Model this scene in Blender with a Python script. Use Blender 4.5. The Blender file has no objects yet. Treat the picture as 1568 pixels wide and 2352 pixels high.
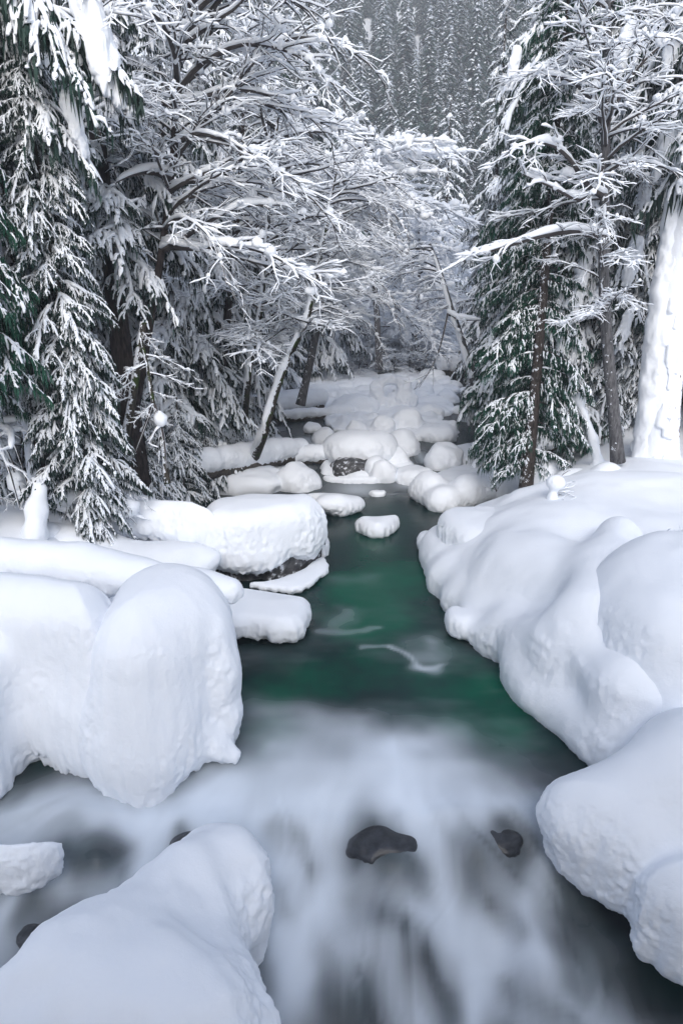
import bpy, math, random
import numpy as np
from mathutils import Vector, Matrix, Quaternion

random.seed(7); RNG = np.random.default_rng(11)
R = math.radians
HAZE = True
SC = bpy.context.scene
COL = SC.collection

# ------------------------------------------------------------------ camera
CAM_Z, PITCH, FPX = 5.0, R(18.0), 1568.0
cam_d = bpy.data.cameras.new('camera'); cam_d.sensor_fit = 'VERTICAL'
cam_d.sensor_height = 36; cam_d.lens = 24; cam_d.clip_start = 0.05; cam_d.clip_end = 2000
cam = bpy.data.objects.new('camera', cam_d); COL.objects.link(cam)
cam.location = (0, 0, CAM_Z); cam.rotation_euler = (R(90) - PITCH, 0, 0)
SC.camera = cam

# ------------------------------------------------------------------ light
world = bpy.data.worlds.new('World'); SC.world = world; world.use_nodes = True
wn = world.node_tree; wn.nodes.clear()
sky = wn.nodes.new('ShaderNodeTexSky'); sky.sky_type = 'NISHITA'; sky.sun_disc = False
SUN_EL, SUN_AZ = R(37), R(178)           # soft light through cloud from high behind the bridge
sky.sun_elevation = SUN_EL; sky.sun_rotation = SUN_AZ; sky.dust_density = 2.0; sky.air_density = 1.0
hs = wn.nodes.new('ShaderNodeHueSaturation'); hs.inputs['Saturation'].default_value = 0.85
bg = wn.nodes.new('ShaderNodeBackground'); bg.inputs['Strength'].default_value = 0.15
wo = wn.nodes.new('ShaderNodeOutputWorld')
wn.links.new(sky.outputs[0], hs.inputs['Color']); wn.links.new(hs.outputs[0], bg.inputs['Color'])
wn.links.new(bg.outputs[0], wo.inputs['Surface'])
sun_d = bpy.data.lights.new('sun', 'SUN'); sun_d.energy = 1.15; sun_d.angle = R(38); sun_d.color = (.96, 0.985, 1)
sun = bpy.data.objects.new('sun', sun_d); COL.objects.link(sun)
sdir = Vector((math.sin(SUN_AZ) * math.cos(SUN_EL), math.cos(SUN_AZ) * math.cos(SUN_EL), math.sin(SUN_EL)))
sun.rotation_euler = sdir.to_track_quat('Z', 'Y').to_euler()
vs = SC.view_settings
vs.view_transform = 'Standard'; vs.look = 'None'; vs.gamma = 1; vs.use_curve_mapping = False; vs.exposure = 0.58
cy = SC.cycles
cy.max_bounces = 9; cy.diffuse_bounces = 8; cy.glossy_bounces = 2; cy.transmission_bounces = 2; cy.volume_bounces = 1
cy.caustics_reflective = False; cy.caustics_refractive = False; cy.use_denoising = True
cy.use_adaptive_sampling = True; cy.adaptive_threshold = 0.02

# ------------------------------------------------------------------ helpers
CP, SP = math.cos(PITCH), math.sin(PITCH)
def ray(u, v):
    dx = (u - 784) / FPX; dv = (v - 1176) / FPX
    return np.array([dx, CP - dv * SP, -SP - dv * CP])
def W(u, v, z=0.0):                      # pixel of the 1568-wide photo -> point at height z
    d = ray(u, v); t = (z - CAM_Z) / d[2]
    return np.array([d[0] * t, d[1] * t, z])
def Yp(u, v, y):                         # pixel -> point at distance y
    d = ray(u, v); t = y / d[1]
    return np.array([d[0] * t, y, CAM_Z + d[2] * t])

_LAT = np.random.default_rng(5).random((64, 64, 64)).astype(np.float32)
def vnoise(p):                           # periodic value noise, -1..1
    q = np.floor(p).astype(np.int64); f = (p - q).astype(np.float32); f = f * f * (3 - 2 * f)
    q &= 63; q1 = (q + 1) & 63
    x0, y0, z0 = q[..., 0], q[..., 1], q[..., 2]; x1, y1, z1 = q1[..., 0], q1[..., 1], q1[..., 2]
    fx, fy, fz = f[..., 0], f[..., 1], f[..., 2]
    a = _LAT[x0, y0, z0] * (1 - fx) + _LAT[x1, y0, z0] * fx
    b = _LAT[x0, y1, z0] * (1 - fx) + _LAT[x1, y1, z0] * fx
    c = _LAT[x0, y0, z1] * (1 - fx) + _LAT[x1, y0, z1] * fx
    d = _LAT[x0, y1, z1] * (1 - fx) + _LAT[x1, y1, z1] * fx
    return ((a * (1 - fy) + b * fy) * (1 - fz) + (c * (1 - fy) + d * fy) * fz) * 2 - 1
def fbm(p, o=3):
    s = 0; a = 1.0; t = 0
    for i in range(o):
        s = s + a * vnoise(p * 2.03 ** i + 17.3 * i); t += a; a *= .5
    return s / t
def sstep(a, b, x):
    t = np.clip((x - a) / (b - a), 0, 1); return t * t * (3 - 2 * t)

def np_mesh(name, V, F, mats, smooth=True, mi=None):
    """V (n,3); F either an (m,k) array or a list of such arrays"""
    me = bpy.data.meshes.new(name)
    Fs = F if isinstance(F, list) else [F]
    Fs = [np.asarray(f, np.int32) for f in Fs if len(f)]
    V = np.asarray(V, np.float32)
    me.vertices.add(len(V)); me.vertices.foreach_set('co', V.ravel())
    idx = np.concatenate([f.ravel() for f in Fs])
    tot = np.concatenate([np.full(len(f), f.shape[1], np.int32) for f in Fs])
    st = np.concatenate([[0], np.cumsum(tot)[:-1]]).astype(np.int32)
    me.loops.add(len(idx)); me.loops.foreach_set('vertex_index', idx)
    me.polygons.add(len(tot)); me.polygons.foreach_set('loop_start', st)
    if mi is not None: me.polygons.foreach_set('material_index', np.asarray(mi, np.int32))
    me.update(calc_edges=True)
    me.polygons.foreach_set('use_smooth', np.full(len(tot), smooth))
    for m in (mats if isinstance(mats, (list, tuple)) else [mats]): me.materials.append(m)
    me.validate()
    return me
def link(name, me, parent=None, loc=None, rotz=0.0, scale=1.0):
    o = bpy.data.objects.new(name, me); COL.objects.link(o)
    if parent is not None: o.parent = parent
    if loc is not None: o.location = loc
    o.rotation_euler = (0, 0, rotz)
    if scale != 1.0: o.scale = (scale,) * 3 if not isinstance(scale, (tuple, list)) else scale
    return o
def tag(o, label=None, cat=None, group=None, kind=None):
    if label: o['label'] = label
    if cat: o['category'] = cat
    if group: o['group'] = group
    if kind: o['kind'] = kind
    return o
def empty(name, loc, rotz=0.0):
    o = bpy.data.objects.new(name, None); COL.objects.link(o); o.location = loc; o.rotation_euler = (0, 0, rotz)
    o.empty_display_size = .2
    return o

# ------------------------------------------------------------------ materials
def new_mat(name):
    m = bpy.data.materials.new(name); m.use_nodes = True
    nt = m.node_tree; b = nt.nodes['Principled BSDF']
    return m, nt, b
def nd(nt, typ, **kw):
    n = nt.nodes.new(typ)
    for k, v in kw.items():
        if k in n.inputs: n.inputs[k].default_value = v
        else: setattr(n, k, v)
    return n
def ramp(nt, stops):
    r = nt.nodes.new('ShaderNodeValToRGB')
    el = r.color_ramp.elements
    while len(el) < len(stops): el.new(.5)
    for e, (p, c) in zip(el, stops):
        e.position = p; e.color = (c[0], c[1], c[2], 1) if not isinstance(c, (int, float)) else (c, c, c, 1)
    return r
def coords(nt, scale=(1, 1, 1)):
    tc = nt.nodes.new('ShaderNodeTexCoord'); mp = nt.nodes.new('ShaderNodeMapping')
    mp.inputs['Scale'].default_value = scale
    nt.links.new(tc.outputs['Object'], mp.inputs['Vector']); return mp.outputs[0]

def make_snow(name, col, grain=0.35, side=True):
    m, nt, b = new_mat(name)
    b.inputs['Roughness'].default_value = .75; b.inputs['Specular IOR Level'].default_value = .15
    v = coords(nt)
    n1 = nd(nt, 'ShaderNodeTexNoise', Scale=2.2, Detail=4.0); nt.links.new(v, n1.inputs['Vector'])
    r = ramp(nt, [(.3, [c * .965 for c in col]), (.7, col)])
    nt.links.new(n1.outputs['Fac'], r.inputs[0]); nt.links.new(r.outputs[0], b.inputs['Base Color'])
    n2 = nd(nt, 'ShaderNodeTexNoise', Scale=95.0, Detail=3.0, Roughness=.7); nt.links.new(v, n2.inputs['Vector'])
    n3 = nd(nt, 'ShaderNodeTexNoise', Scale=24.0, Detail=4.0, Roughness=.6); nt.links.new(v, n3.inputs['Vector'])
    b1 = nd(nt, 'ShaderNodeBump', Strength=grain * .55, Distance=.010); nt.links.new(n2.outputs['Fac'], b1.inputs['Height'])
    b2 = nd(nt, 'ShaderNodeBump', Strength=grain, Distance=.016)
    nt.links.new(n3.outputs['Fac'], b2.inputs['Height']); nt.links.new(b1.outputs[0], b2.inputs['Normal'])
    if side:                              # steep faces carry a rougher crust than the tops
        ge = nt.nodes.new('ShaderNodeNewGeometry'); sx = nt.nodes.new('ShaderNodeSeparateXYZ')
        nt.links.new(ge.outputs['True Normal'], sx.inputs[0])
        mr = nd(nt, 'ShaderNodeMapRange'); mr.inputs['From Min'].default_value = .75; mr.inputs['From Max'].default_value = .1
        mr.inputs['To Min'].default_value = grain * .55; mr.inputs['To Max'].default_value = grain * 1.1
        nt.links.new(sx.outputs['Z'], mr.inputs['Value']); nt.links.new(mr.outputs[0], b2.inputs['Strength'])
    nt.links.new(b2.outputs[0], b.inputs['Normal'])
    return m
SNOW = make_snow('snow', (.865, .89, .93))
SNOW_TREE = make_snow('tree_snow', (.865, .89, .93), .25, False)

def make_rock():
    m, nt, b = new_mat('dark_rock'); v = coords(nt)
    n1 = nd(nt, 'ShaderNodeTexNoise', Scale=7.0, Detail=8.0, Roughness=.65); nt.links.new(v, n1.inputs['Vector'])
    r = ramp(nt, [(.3, (.018, .018, .02)), (.48, (.06, .06, .064)), (.56, (.13, .13, .135)), (.60, (.75, .77, .82))])
    nt.links.new(n1.outputs['Fac'], r.inputs[0]); nt.links.new(r.outputs[0], b.inputs['Base Color'])
    b.inputs['Roughness'].default_value = .55
    bp = nd(nt, 'ShaderNodeBump', Strength=.9, Distance=.04); nt.links.new(n1.outputs['Fac'], bp.inputs['Height'])
    nt.links.new(bp.outputs[0], b.inputs['Normal']); return m
ROCK = make_rock()
def make_wet_rock():
    m, nt, b = new_mat('wet_rock'); v = coords(nt, (1, 1, 3))
    n1 = nd(nt, 'ShaderNodeTexNoise', Scale=9.0, Detail=7.0, Roughness=.6); nt.links.new(v, n1.inputs['Vector'])
    r = ramp(nt, [(.35, (.018, .019, .022)), (.7, (.055, .058, .066))])
    nt.links.new(n1.outputs['Fac'], r.inputs[0]); nt.links.new(r.outputs[0], b.inputs['Base Color'])
    b.inputs['Roughness'].default_value = .3
    bp = nd(nt, 'ShaderNodeBump', Strength=.5, Distance=.02); nt.links.new(n1.outputs['Fac'], bp.inputs['Height'])
    nt.links.new(bp.outputs[0], b.inputs['Normal']); return m
WET = make_wet_rock()

def make_bark(name, dark, light, snow=0.0, moss=0.0, sdir=(-.6, -.55, .5)):
    m, nt, b = new_mat(name); v = coords(nt, (1, 1, .22))
    n1 = nd(nt, 'ShaderNodeTexNoise', Scale=26.0, Detail=6.0, Roughness=.65); nt.links.new(v, n1.inputs['Vector'])
    r = ramp(nt, [(.35, dark), (.68, light)]); nt.links.new(n1.outputs['Fac'], r.inputs[0])
    col = r.outputs[0]
    if moss > 0:
        v2 = coords(nt); nm = nd(nt, 'ShaderNodeTexNoise', Scale=5.0, Detail=4.0); nt.links.new(v2, nm.inputs['Vector'])
        rm = ramp(nt, [(.62 - moss * .3, 0), (.7 - moss * .3, 1)]); nt.links.new(nm.outputs['Fac'], rm.inputs[0])
        mx = nd(nt, 'ShaderNodeMix', data_type='RGBA'); mx.inputs['B'].default_value = (.03, .05, .012, 1)
        nt.links.new(rm.outputs[0], mx.inputs['Factor']); nt.links.new(col, mx.inputs['A']); col = mx.outputs[2]
    if snow > 0:                          # wind-plastered snow held by the bark, thicker on the weather side
        v3 = coords(nt, (1, 1, .8)); ns = nd(nt, 'ShaderNodeTexNoise', Scale=11.0, Detail=5.0, Roughness=.7); nt.links.new(v3, ns.inputs['Vector'])
        ge = nt.nodes.new('ShaderNodeNewGeometry'); dp = nd(nt, 'ShaderNodeVectorMath', operation='DOT_PRODUCT')
        nt.links.new(ge.outputs['Normal'], dp.inputs[0]); dp.inputs[1].default_value = sdir
        ma = nd(nt, 'ShaderNodeMath', operation='MULTIPLY_ADD'); ma.inputs[1].default_value = .22; ma.inputs[2].default_value = snow - .5
        nt.links.new(dp.outputs['Value'], ma.inputs[0])
        ad = nd(nt, 'ShaderNodeMath', operation='ADD'); nt.links.new(ma.outputs[0], ad.inputs[0]); nt.links.new(ns.outputs['Fac'], ad.inputs[1])
        rs = ramp(nt, [(.5, 0), (.54, 1)]); nt.links.new(ad.outputs[0], rs.inputs[0])
        mx = nd(nt, 'ShaderNodeMix', data_type='RGBA'); mx.inputs['B'].default_value = (.84, .865, .92, 1)
        nt.links.new(rs.outputs[0], mx.inputs['Factor']); nt.links.new(col, mx.inputs['A']); col = mx.outputs[2]
        bp2 = nd(nt, 'ShaderNodeBump', Strength=.6, Distance=.03); nt.links.new(ad.outputs[0], bp2.inputs['Height'])
        nt.links.new(bp2.outputs[0], b.inputs['Normal'])
    else:
        bp = nd(nt, 'ShaderNodeBump', Strength=.8, Distance=.02); nt.links.new(n1.outputs['Fac'], bp.inputs['Height'])
        nt.links.new(bp.outputs[0], b.inputs['Normal'])
    nt.links.new(col, b.inputs['Base Color']); b.inputs['Roughness'].default_value = .85
    b.inputs['Specular IOR Level'].default_value = .2
    return m
BARK = make_bark('conifer_bark', (.018, .015, .014), (.075, .062, .056), .28)
BARK_SNOW = make_bark('snow_flecked_bark', (.02, .017, .016), (.085, .07, .065), .50)
BARK_DARK = make_bark('dark_fir_bark', (.012, .010, .010), (.055, .043, .040), .12)
BARK_ALDER = make_bark('alder_bark', (.04, .04, .043), (.17, .165, .17), .24)
BARK_MOSS = make_bark('mossy_bark', (.02, .018, .015), (.07, .062, .05), .38, .25)
BARK_RED = make_bark('red_cedar_bark', (.05, .014, .008), (.17, .06, .035), .62)
BARK_LOG = make_bark('weathered_log', (.03, .027, .025), (.13, .115, .10), 0)
TWIG, nt_, b_ = new_mat('twig_bark'); b_.inputs['Base Color'].default_value = (.055, .048, .048, 1); b_.inputs['Roughness'].default_value = .9

def make_needles(name, a, bcol):
    m, nt, b = new_mat(name); v = coords(nt)
    n1 = nd(nt, 'ShaderNodeTexNoise', Scale=6.0, Detail=3.0); nt.links.new(v, n1.inputs['Vector'])
    oi = nt.nodes.new('ShaderNodeObjectInfo')
    r = ramp(nt, [(.3, a), (.7, bcol)]); nt.links.new(n1.outputs['Fac'], r.inputs[0])
    h = nd(nt, 'ShaderNodeHueSaturation'); mr = nd(nt, 'ShaderNodeMapRange'); mr.inputs['To Min'].default_value = .7; mr.inputs['To Max'].default_value = 1.25
    nt.links.new(oi.outputs['Random'], mr.inputs['Value']); nt.links.new(mr.outputs[0], h.inputs['Value'])
    nt.links.new(r.outputs[0], h.inputs['Color']); nt.links.new(h.outputs[0], b.inputs['Base Color'])
    b.inputs['Roughness'].default_value = .6; b.inputs['Specular IOR Level'].default_value = .25
    return m
NEEDLE = make_needles('green_needles', (.008, .035, .024), (.02, .085, .055))
NEEDLE_DARK = make_needles('dark_needles', (.008, .022, .018), (.022, .052, .042))

def make_water():
    m, nt, b = new_mat('creek_water')
    at = nd(nt, 'ShaderNodeAttribute', attribute_name='foam'); ag = nd(nt, 'ShaderNodeAttribute', attribute_name='green')
    v = coords(nt)
    n1 = nd(nt, 'ShaderNodeTexNoise', Scale=1.6, Detail=4.0); nt.links.new(v, n1.inputs['Vector'])
    # water colour: near-black over rock, emerald over deep gravel
    ad = nd(nt, 'ShaderNodeMath', operation='MULTIPLY_ADD'); ad.inputs[1].default_value = .6
    nt.links.new(n1.outputs['Fac'], ad.inputs[0]); nt.links.new(ag.outputs['Fac'], ad.inputs[2])
    r = ramp(nt, [(.25, (.008, .013, .015)), (.52, (.004, .028, .026)), (.95, (.002, .085, .050))])
    nt.links.new(ad.outputs[0], r.inputs[0])
    mx = nd(nt, 'ShaderNodeMix', data_type='RGBA'); mx.inputs['B'].default_value = (.77, .83, .90, 1)
    nt.links.new(at.outputs['Fac'], mx.inputs['Factor']); nt.links.new(r.outputs[0], mx.inputs['A'])
    nt.links.new(mx.outputs[2], b.inputs['Base Color'])
    rr = nd(nt, 'ShaderNodeMapRange'); rr.inputs['To Min'].default_value = .22; rr.inputs['To Max'].default_value = .8
    nt.links.new(at.outputs['Fac'], rr.inputs['Value']); nt.links.new(rr.outputs[0], b.inputs['Roughness'])
    b.inputs['IOR'].default_value = 1.33; b.inputs['Specular IOR Level'].default_value = .3
    n2 = nd(nt, 'ShaderNodeTexNoise', Scale=5.0, Detail=2.0); nt.links.new(v, n2.inputs['Vector'])
    bp = nd(nt, 'ShaderNodeBump', Strength=.15, Distance=.02); nt.links.new(n2.outputs['Fac'], bp.inputs['Height'])
    nt.links.new(bp.outputs[0], b.inputs['Normal'])
    return m
WATER = make_water()

# ------------------------------------------------------------------ ground and water levels
def wz(y):
    return np.interp(y, [3.2, 4.2, 5.0, 5.7, 6.4, 17, 18.5, 24, 36, 60], [-1.45, -1.1, -.62, -.12, 0, 0, .12, .4, .9, 1.6])
def Wg(u, v, dz=0.0):                    # pixel -> point on the creek level
    y = 12.0
    for _ in range(25):
        p = W(u, v, float(wz(y)) + dz); y = .5 * y + .5 * p[1]
    return p
XL = ([2, 5, 6.2, 8, 9.5, 13.5, 17, 20, 30, 40], [-5.5, -5.5, -4.6, -1.4, -.9, -.9, -2.2, -3.2, -4.6, -3.0])
XR = ([2, 5, 6.2, 8, 9.5, 13.5, 15.5, 17, 20, 30, 40, 46], [3.6, 3.4, 3.2, 2.2, 1.8, 2.3, 3.2, 4.4, 4.8, 7.0, 9.5, 12])
def terrain(x, y):
    xl = np.interp(y, *XL); xr = np.interp(y, *XR)
    d = np.maximum(xl - x, x - xr)                     # >0 outside the channel
    base = wz(y)
    lump = fbm(np.stack([x * .5, y * .5, x * 0 + 3.1], -1), 3)
    side = np.where(x < 0, 1.25, 1.35)
    h = base - .7 + np.where(x < 0, sstep(-.2, 4.6, d), sstep(-.2, 2.6, d)) * (side + .7) + np.clip(d - 2, 0, 60) * .05 + lump * .28 * sstep(0, 2, d)
    far = sstep(42, 50, y)                             # creek bends away: the channel closes
    h = h * (1 - far) + far * (base + .5 + lump * .5)
    slope = np.clip(y - 82, 0, 400) * .60 + np.clip(np.abs(x) - 16, 0, 300) * .32
    h = h + sstep(30, 36, y) * (1 - sstep(60, 80, y)) * .45 * fbm(np.stack([x / .9, y / 1.3, x * 0 + 8], -1), 2)
    return h + slope + fbm(np.stack([x * .03, y * .03, x * 0], -1), 2) * np.clip(y - 60, 0, 60) * .12

def grid_mesh(name, xs, ys, fz, mat):
    X, Y = np.meshgrid(xs, ys); Z = fz(X, Y)
    V = np.stack([X, Y, Z], -1).reshape(-1, 3)
    n, m = len(ys), len(xs); i = np.arange(n * m).reshape(n, m)
    F = np.stack([i[:-1, :-1], i[:-1, 1:], i[1:, 1:], i[1:, :-1]], -1).reshape(-1, 4)
    return np_mesh(name, V, F, mat), V
xs = np.concatenate([np.linspace(-170, -24, 40), np.linspace(-22, -9, 40), np.linspace(-8.8, 10, 170), np.linspace(10.4, 24, 40), np.linspace(28, 190, 40)])
ys = np.concatenate([np.linspace(-8, 1.5, 12), np.linspace(1.8, 42, 260), np.linspace(43, 80, 60), np.linspace(84, 372, 70)])
gm, _ = grid_mesh('snowy_ground', xs, ys, terrain, SNOW)
tag(link('snowy_ground', gm), kind='structure')
def gz(x, y): return float(terrain(np.array([float(x)]), np.array([float(y)]))[0])

# water: flow-shaped foam in world space
def stroke(P, pts, w):
    """soft brush along a polyline given on the water, gaussian falloff"""
    q = [Wg(u, v)[:2] for u, v in pts]
    if len(q) == 1: q = q * 2
    best = None
    for a, b in zip(q[:-1], q[1:]):
        ab = b - a; L = max(ab @ ab, 1e-9)
        t = np.clip(((P - a) @ ab) / L, 0, 1)
        d = np.hypot(P[:, 0] - a[0] - t * ab[0], P[:, 1] - a[1] - t * ab[1])
        best = d if best is None else np.minimum(best, d)
    return np.exp(-(best / w) ** 2)
def build_water():
    wx = np.arange(-7, 7.01, .045); wy = np.arange(2.2, 17.0, .045)
    X, Y = np.meshgrid(wx, wy); P = np.stack([X.ravel(), Y.ravel()], -1)
    z = wz(P[:, 1])
    # bulges of water over sunken stones on the falling part
    fall = sstep(6.3, 5.6, P[:, 1])
    pn = np.stack([P[:, 0] * 1.6, P[:, 1] * .9, P[:, 0] * 0], -1)
    z = z + fall * (.16 * fbm(pn + 4, 3))
    for pts, w, h in BUMPS: z = z + h * stroke(P, pts, w)
    foam = np.zeros(len(P))
    warp = P + .36 * np.stack([fbm(np.stack([P[:, 0] * 1.4, P[:, 1] * 1.4, P[:, 0] * 0 + 1], -1), 3), fbm(np.stack([P[:, 0] * 1.4, P[:, 1] * 1.4, P[:, 0] * 0 + 9], -1), 3)], -1)
    for pts, w, s in FOAM: foam = 1 - (1 - foam) * (1 - s * stroke(warp, pts, w))
    for pts, w, s in DARK: foam = foam * (1 - .78 * s * stroke(warp, pts, w))
    # wisps drawn out along the current (which fans out from the pool's outlet)
    o = Wg(880, 1500)[:2]; ang = np.arctan2(P[:, 0] - o[0], P[:, 1] - o[1]) + .16 * fbm(np.stack([P[:, 0] * 1.3, P[:, 1] * 1.3, P[:, 0] * 0 + 12], -1), 2); rad = np.hypot(P[:, 0] - o[0], P[:, 1] - o[1])
    st = fbm(np.stack([ang * 6.0, rad * .8, rad * 0], -1), 3)
    foam = np.clip(foam * (1 + .22 * st), 0, 1)
    s2 = fbm(np.stack([ang * 22.0 + 3 * st, rad * .7, rad * 0 + 2], -1), 3); s3 = fbm(np.stack([ang * 60.0 + 6 * st, rad * .9, rad * 0 + 7], -1), 2)
    foam = np.clip(foam + fall * (.20 * s2 + .12 * s3) * (1.15 - foam) * sstep(.0, .3, foam), 0, 1)
    mist = fbm(np.stack([P[:, 0] * 1.0, P[:, 1] * 2.4, P[:, 0] * 0 + 5], -1), 4)
    foam = np.clip(foam + .10 * np.clip(mist, 0, 1) * sstep(12, 8, P[:, 1]), 0, 1)
    green = np.zeros(len(P))
    for pts, w, s in GREEN: green = green + s * stroke(warp, pts, w)
    n, m = len(wy), len(wx); i = np.arange(n * m).reshape(n, m)
    F = np.stack([i[:-1, :-1], i[:-1, 1:], i[1:, 1:], i[1:, :-1]], -1).reshape(-1, 4)
    me = np_mesh('creek_water', np.c_[P, z], F, WATER)
    for nm, arr in (('foam', foam), ('green', green)):
        a = me.attributes.new(nm, 'FLOAT', 'POINT'); a.data.foreach_set('value', np.clip(arr, 0, 1).astype(np.float32))
    tag(link('creek_water', me), kind='structure')
    # upstream reach
    wx = np.arange(-9, 15, .12); wy = np.arange(16.955, 51, .12)
    X, Y = np.meshgrid(wx, wy); P = np.stack([X.ravel(), Y.ravel()], -1)
    z = wz(P[:, 1]); foam = np.zeros(len(P)) + .05
    for pts, w, s in FOAM_UP: foam = 1 - (1 - foam) * (1 - s * stroke(P, pts, w))
    n, m = len(wy), len(wx); i = np.arange(n * m).reshape(n, m)
    F = np.stack([i[:-1, :-1], i[:-1, 1:], i[1:, 1:], i[1:, :-1]], -1).reshape(-1, 4)
    me = np_mesh('upstream_water', np.c_[P, z], F, WATER)
    for nm, arr in (('foam', foam), ('green', foam * 0)):
        a = me.attributes.new(nm, 'FLOAT', 'POINT'); a.data.foreach_set('value', np.clip(arr, 0, 1).astype(np.float32))
    tag(link('upstream_water', me), kind='structure')
BUMPS = [([(845, 1990), (915, 1995)], .21, .17), ([(1075, 1975), (1145, 1968)], .18, .10), ([(425, 1985)], .15, .08), ([(225, 2020)], .17, .09), ([(900, 2130), (960, 2200)], .3, .12), ([(1250, 2230)], .3, .1), ([(1130, 2070)], .25, .08), ([(230, 1970), (150, 1990)], .25, .08)]
FOAM = [([(900, 1800)], .8, .9), ([(660, 1960), (660, 2350)], .45, .36), ([(1000, 2050), (1300, 2350)], .5, .36), ([(900, 1740), (900, 1820)], .5, .6), ([(700, 1830), (1150, 1830)], .50, .75), ([(980, 1720), (900, 1790)], .38, .5), ([(620, 1770)], .45, .5),
        ([(520, 1830), (250, 1900)], .42, .75), ([(150, 1870), (60, 1900)], .40, .55), ([(440, 1930), (330, 1900)], .4, .6),
        ([(60, 2080), (10, 2130)], .45, .6), ([(300, 1990), (250, 2060), (150, 2100)], .16, .5), ([(540, 1880), (640, 1900)], .3, .6),
        ([(760, 1900), (790, 2000), (700, 2200), (680, 2350)], .28, .85), ([(640, 2000), (660, 2200), (640, 2350)], .3, .7),
        ([(960, 1880), (985, 1960), (1000, 2050)], .16, .8), ([(1050, 1960), (1100, 2000), (1170, 2060), (1240, 2150)], .26, .85),
        ([(1180, 1900), (1230, 1980)], .2, .6), ([(940, 2080), (1060, 2120), (1100, 2200)], .28, .75), ([(820, 2120), (900, 2230), (930, 2340)], .26, .65),
        ([(1160, 2150), (1300, 2250), (1420, 2340)], .28, .65), ([(1080, 2250), (1080, 2400)], .2, .7), ([(850, 2040), (930, 2050)], .12, .6),
        ([(1350, 2200), (1500, 2340)], .25, .45), ([(1440, 1775), (1500, 1770)], .15, .5),
        ([(1000, 1515), (965, 1527), (925, 1505), (880, 1485)], .06, .42), ([(990, 1525), (955, 1526)], .10, .35), ([(880, 1485), (810, 1487)], .05, .25), ([(1010, 1475), (930, 1480)], .22, .10), ([(985, 1500), (950, 1505)], .14, .2), ([(1000, 1480)], .12, .2),
        ([(720, 1438), (850, 1445)], .10, .18), ([(790, 1400), (760, 1420)], .2, .15), ([(600, 1640), (700, 1650)], .35, .28), ([(640, 1720), (800, 1690)], .35, .35),
        ([(780, 1330), (860, 1335)], .25, .06), ([(820, 1130), (920, 1120)], .45, .4), ([(1000, 1670)], .25, .25)]
DARK = [([(850, 1940), (910, 1955)], .30, .8), ([(1070, 1935), (1140, 1925)], .28, .75), ([(425, 1950)], .16, .7), ([(225, 1990)], .2, .6), ([(85, 2150)], .2, .6), ([(1110, 1890), (1160, 1930)], .16, .75), ([(1060, 1960), (1110, 2020)], .16, .8), ([(1120, 2030), (1180, 2090)], .12, .75),
        ([(870, 1925)], .26, .85), ([(830, 2000), (840, 1960)], .12, .6), ([(860, 2090), (930, 2170)], .16, .75), ([(940, 2190), (1010, 2270)], .18, .8),
        ([(1200, 2220), (1330, 2290)], .14, .65), ([(1290, 2080), (1330, 2130)], .28, .85), ([(1420, 2150), (1560, 2280)], .25, .8), ([(1270, 1990)], .2, .5),
        ([(700, 1940), (640, 1920)], .14, .6), ([(730, 2000)], .1, .5), ([(200, 1960), (230, 2010)], .18, .65), ([(420, 1930)], .12, .8), ([(90, 2135), (60, 2140)], .14, .6),
        ([(30, 1760), (60, 1790)], .35, .7), ([(580, 2190), (590, 2330)], .16, .6), ([(630, 2060), (650, 2100)], .12, .4), ([(780, 2340), (700, 2420)], .2, .5),
        ([(380, 1820), (260, 1800)], .2, .5), ([(10, 2060), (150, 2030)], .1, .6), ([(1200, 1760), (1300, 1800)], .3, .5)]
GREEN = [([(870, 1180), (870, 1300), (860, 1400), (900, 1480)], 1.1, .30), ([(700, 1560), (1100, 1590)], 1.2, .16), ([(860, 1390), (800, 1350)], .9, .38), ([(930, 1330)], .7, .28), ([(1100, 1570), (1170, 1620)], .6, .42), ([(1000, 1650), (1150, 1690)], .35, .35), ([(620, 1600), (700, 1560)], .45, .3),
         ([(820, 1440), (900, 1420)], .4, .4), ([(860, 1260)], .5, .2), ([(600, 1690)], .4, .4)]
FOAM_UP = [([(700, 1010), (720, 1020)], .35, .5), ([(640, 985)], .3, .2), ([(820, 1125)], .6, .5), ([(930, 1115), (1000, 1120)], .3, .35), ([(690, 1075)], .3, .6), ([(960, 1040), (975, 1060)], .15, .5)]
build_water()

# ------------------------------------------------------------------ signed-distance snow shapes
def sd_poly(px, py, poly):
    d = np.full(px.shape, 1e9, np.float32); s = np.ones(px.shape, bool)
    n = len(poly)
    for i in range(n):
        ax, ay = poly[i]; bx, by = poly[i - 1]
        ex, ey = bx - ax, by - ay; wx_, wy_ = px - ax, py - ay
        t = np.clip((wx_ * ex + wy_ * ey) / max(ex * ex + ey * ey, 1e-9), 0, 1)
        d = np.minimum(d, (wx_ - ex * t) ** 2 + (wy_ - ey * t) ** 2)
        c1 = py >= ay; c2 = py < by; c3 = ex * wy_ > ey * wx_
        fl = (c1 & c2 & c3) | (~c1 & ~c2 & ~c3); s ^= fl
    return np.where(s, 1, -1) * np.sqrt(d)
def chaikin(p, it=2):
    p = np.asarray(p, float)
    for _ in range(it):
        q = np.roll(p, -1, 0); p = np.stack([.75 * p + .25 * q, .25 * p + .75 * q], 1).reshape(-1, p.shape[1])
    return p
def pill(pts, z0, z1, r=.25, bulge=0.0, bw=.5, k=.15, tilt=(0, 0)):
    """soft slab: footprint given by photo points (u, v[, z]); top may swell and tilt"""
    poly = chaikin([W(*p)[:2] if len(p) == 3 else W(p[0], p[1], z0)[:2] for p in pts], 1)
    return ('pill', poly, z0, z1, r, bulge, bw, k, tilt)
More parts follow.
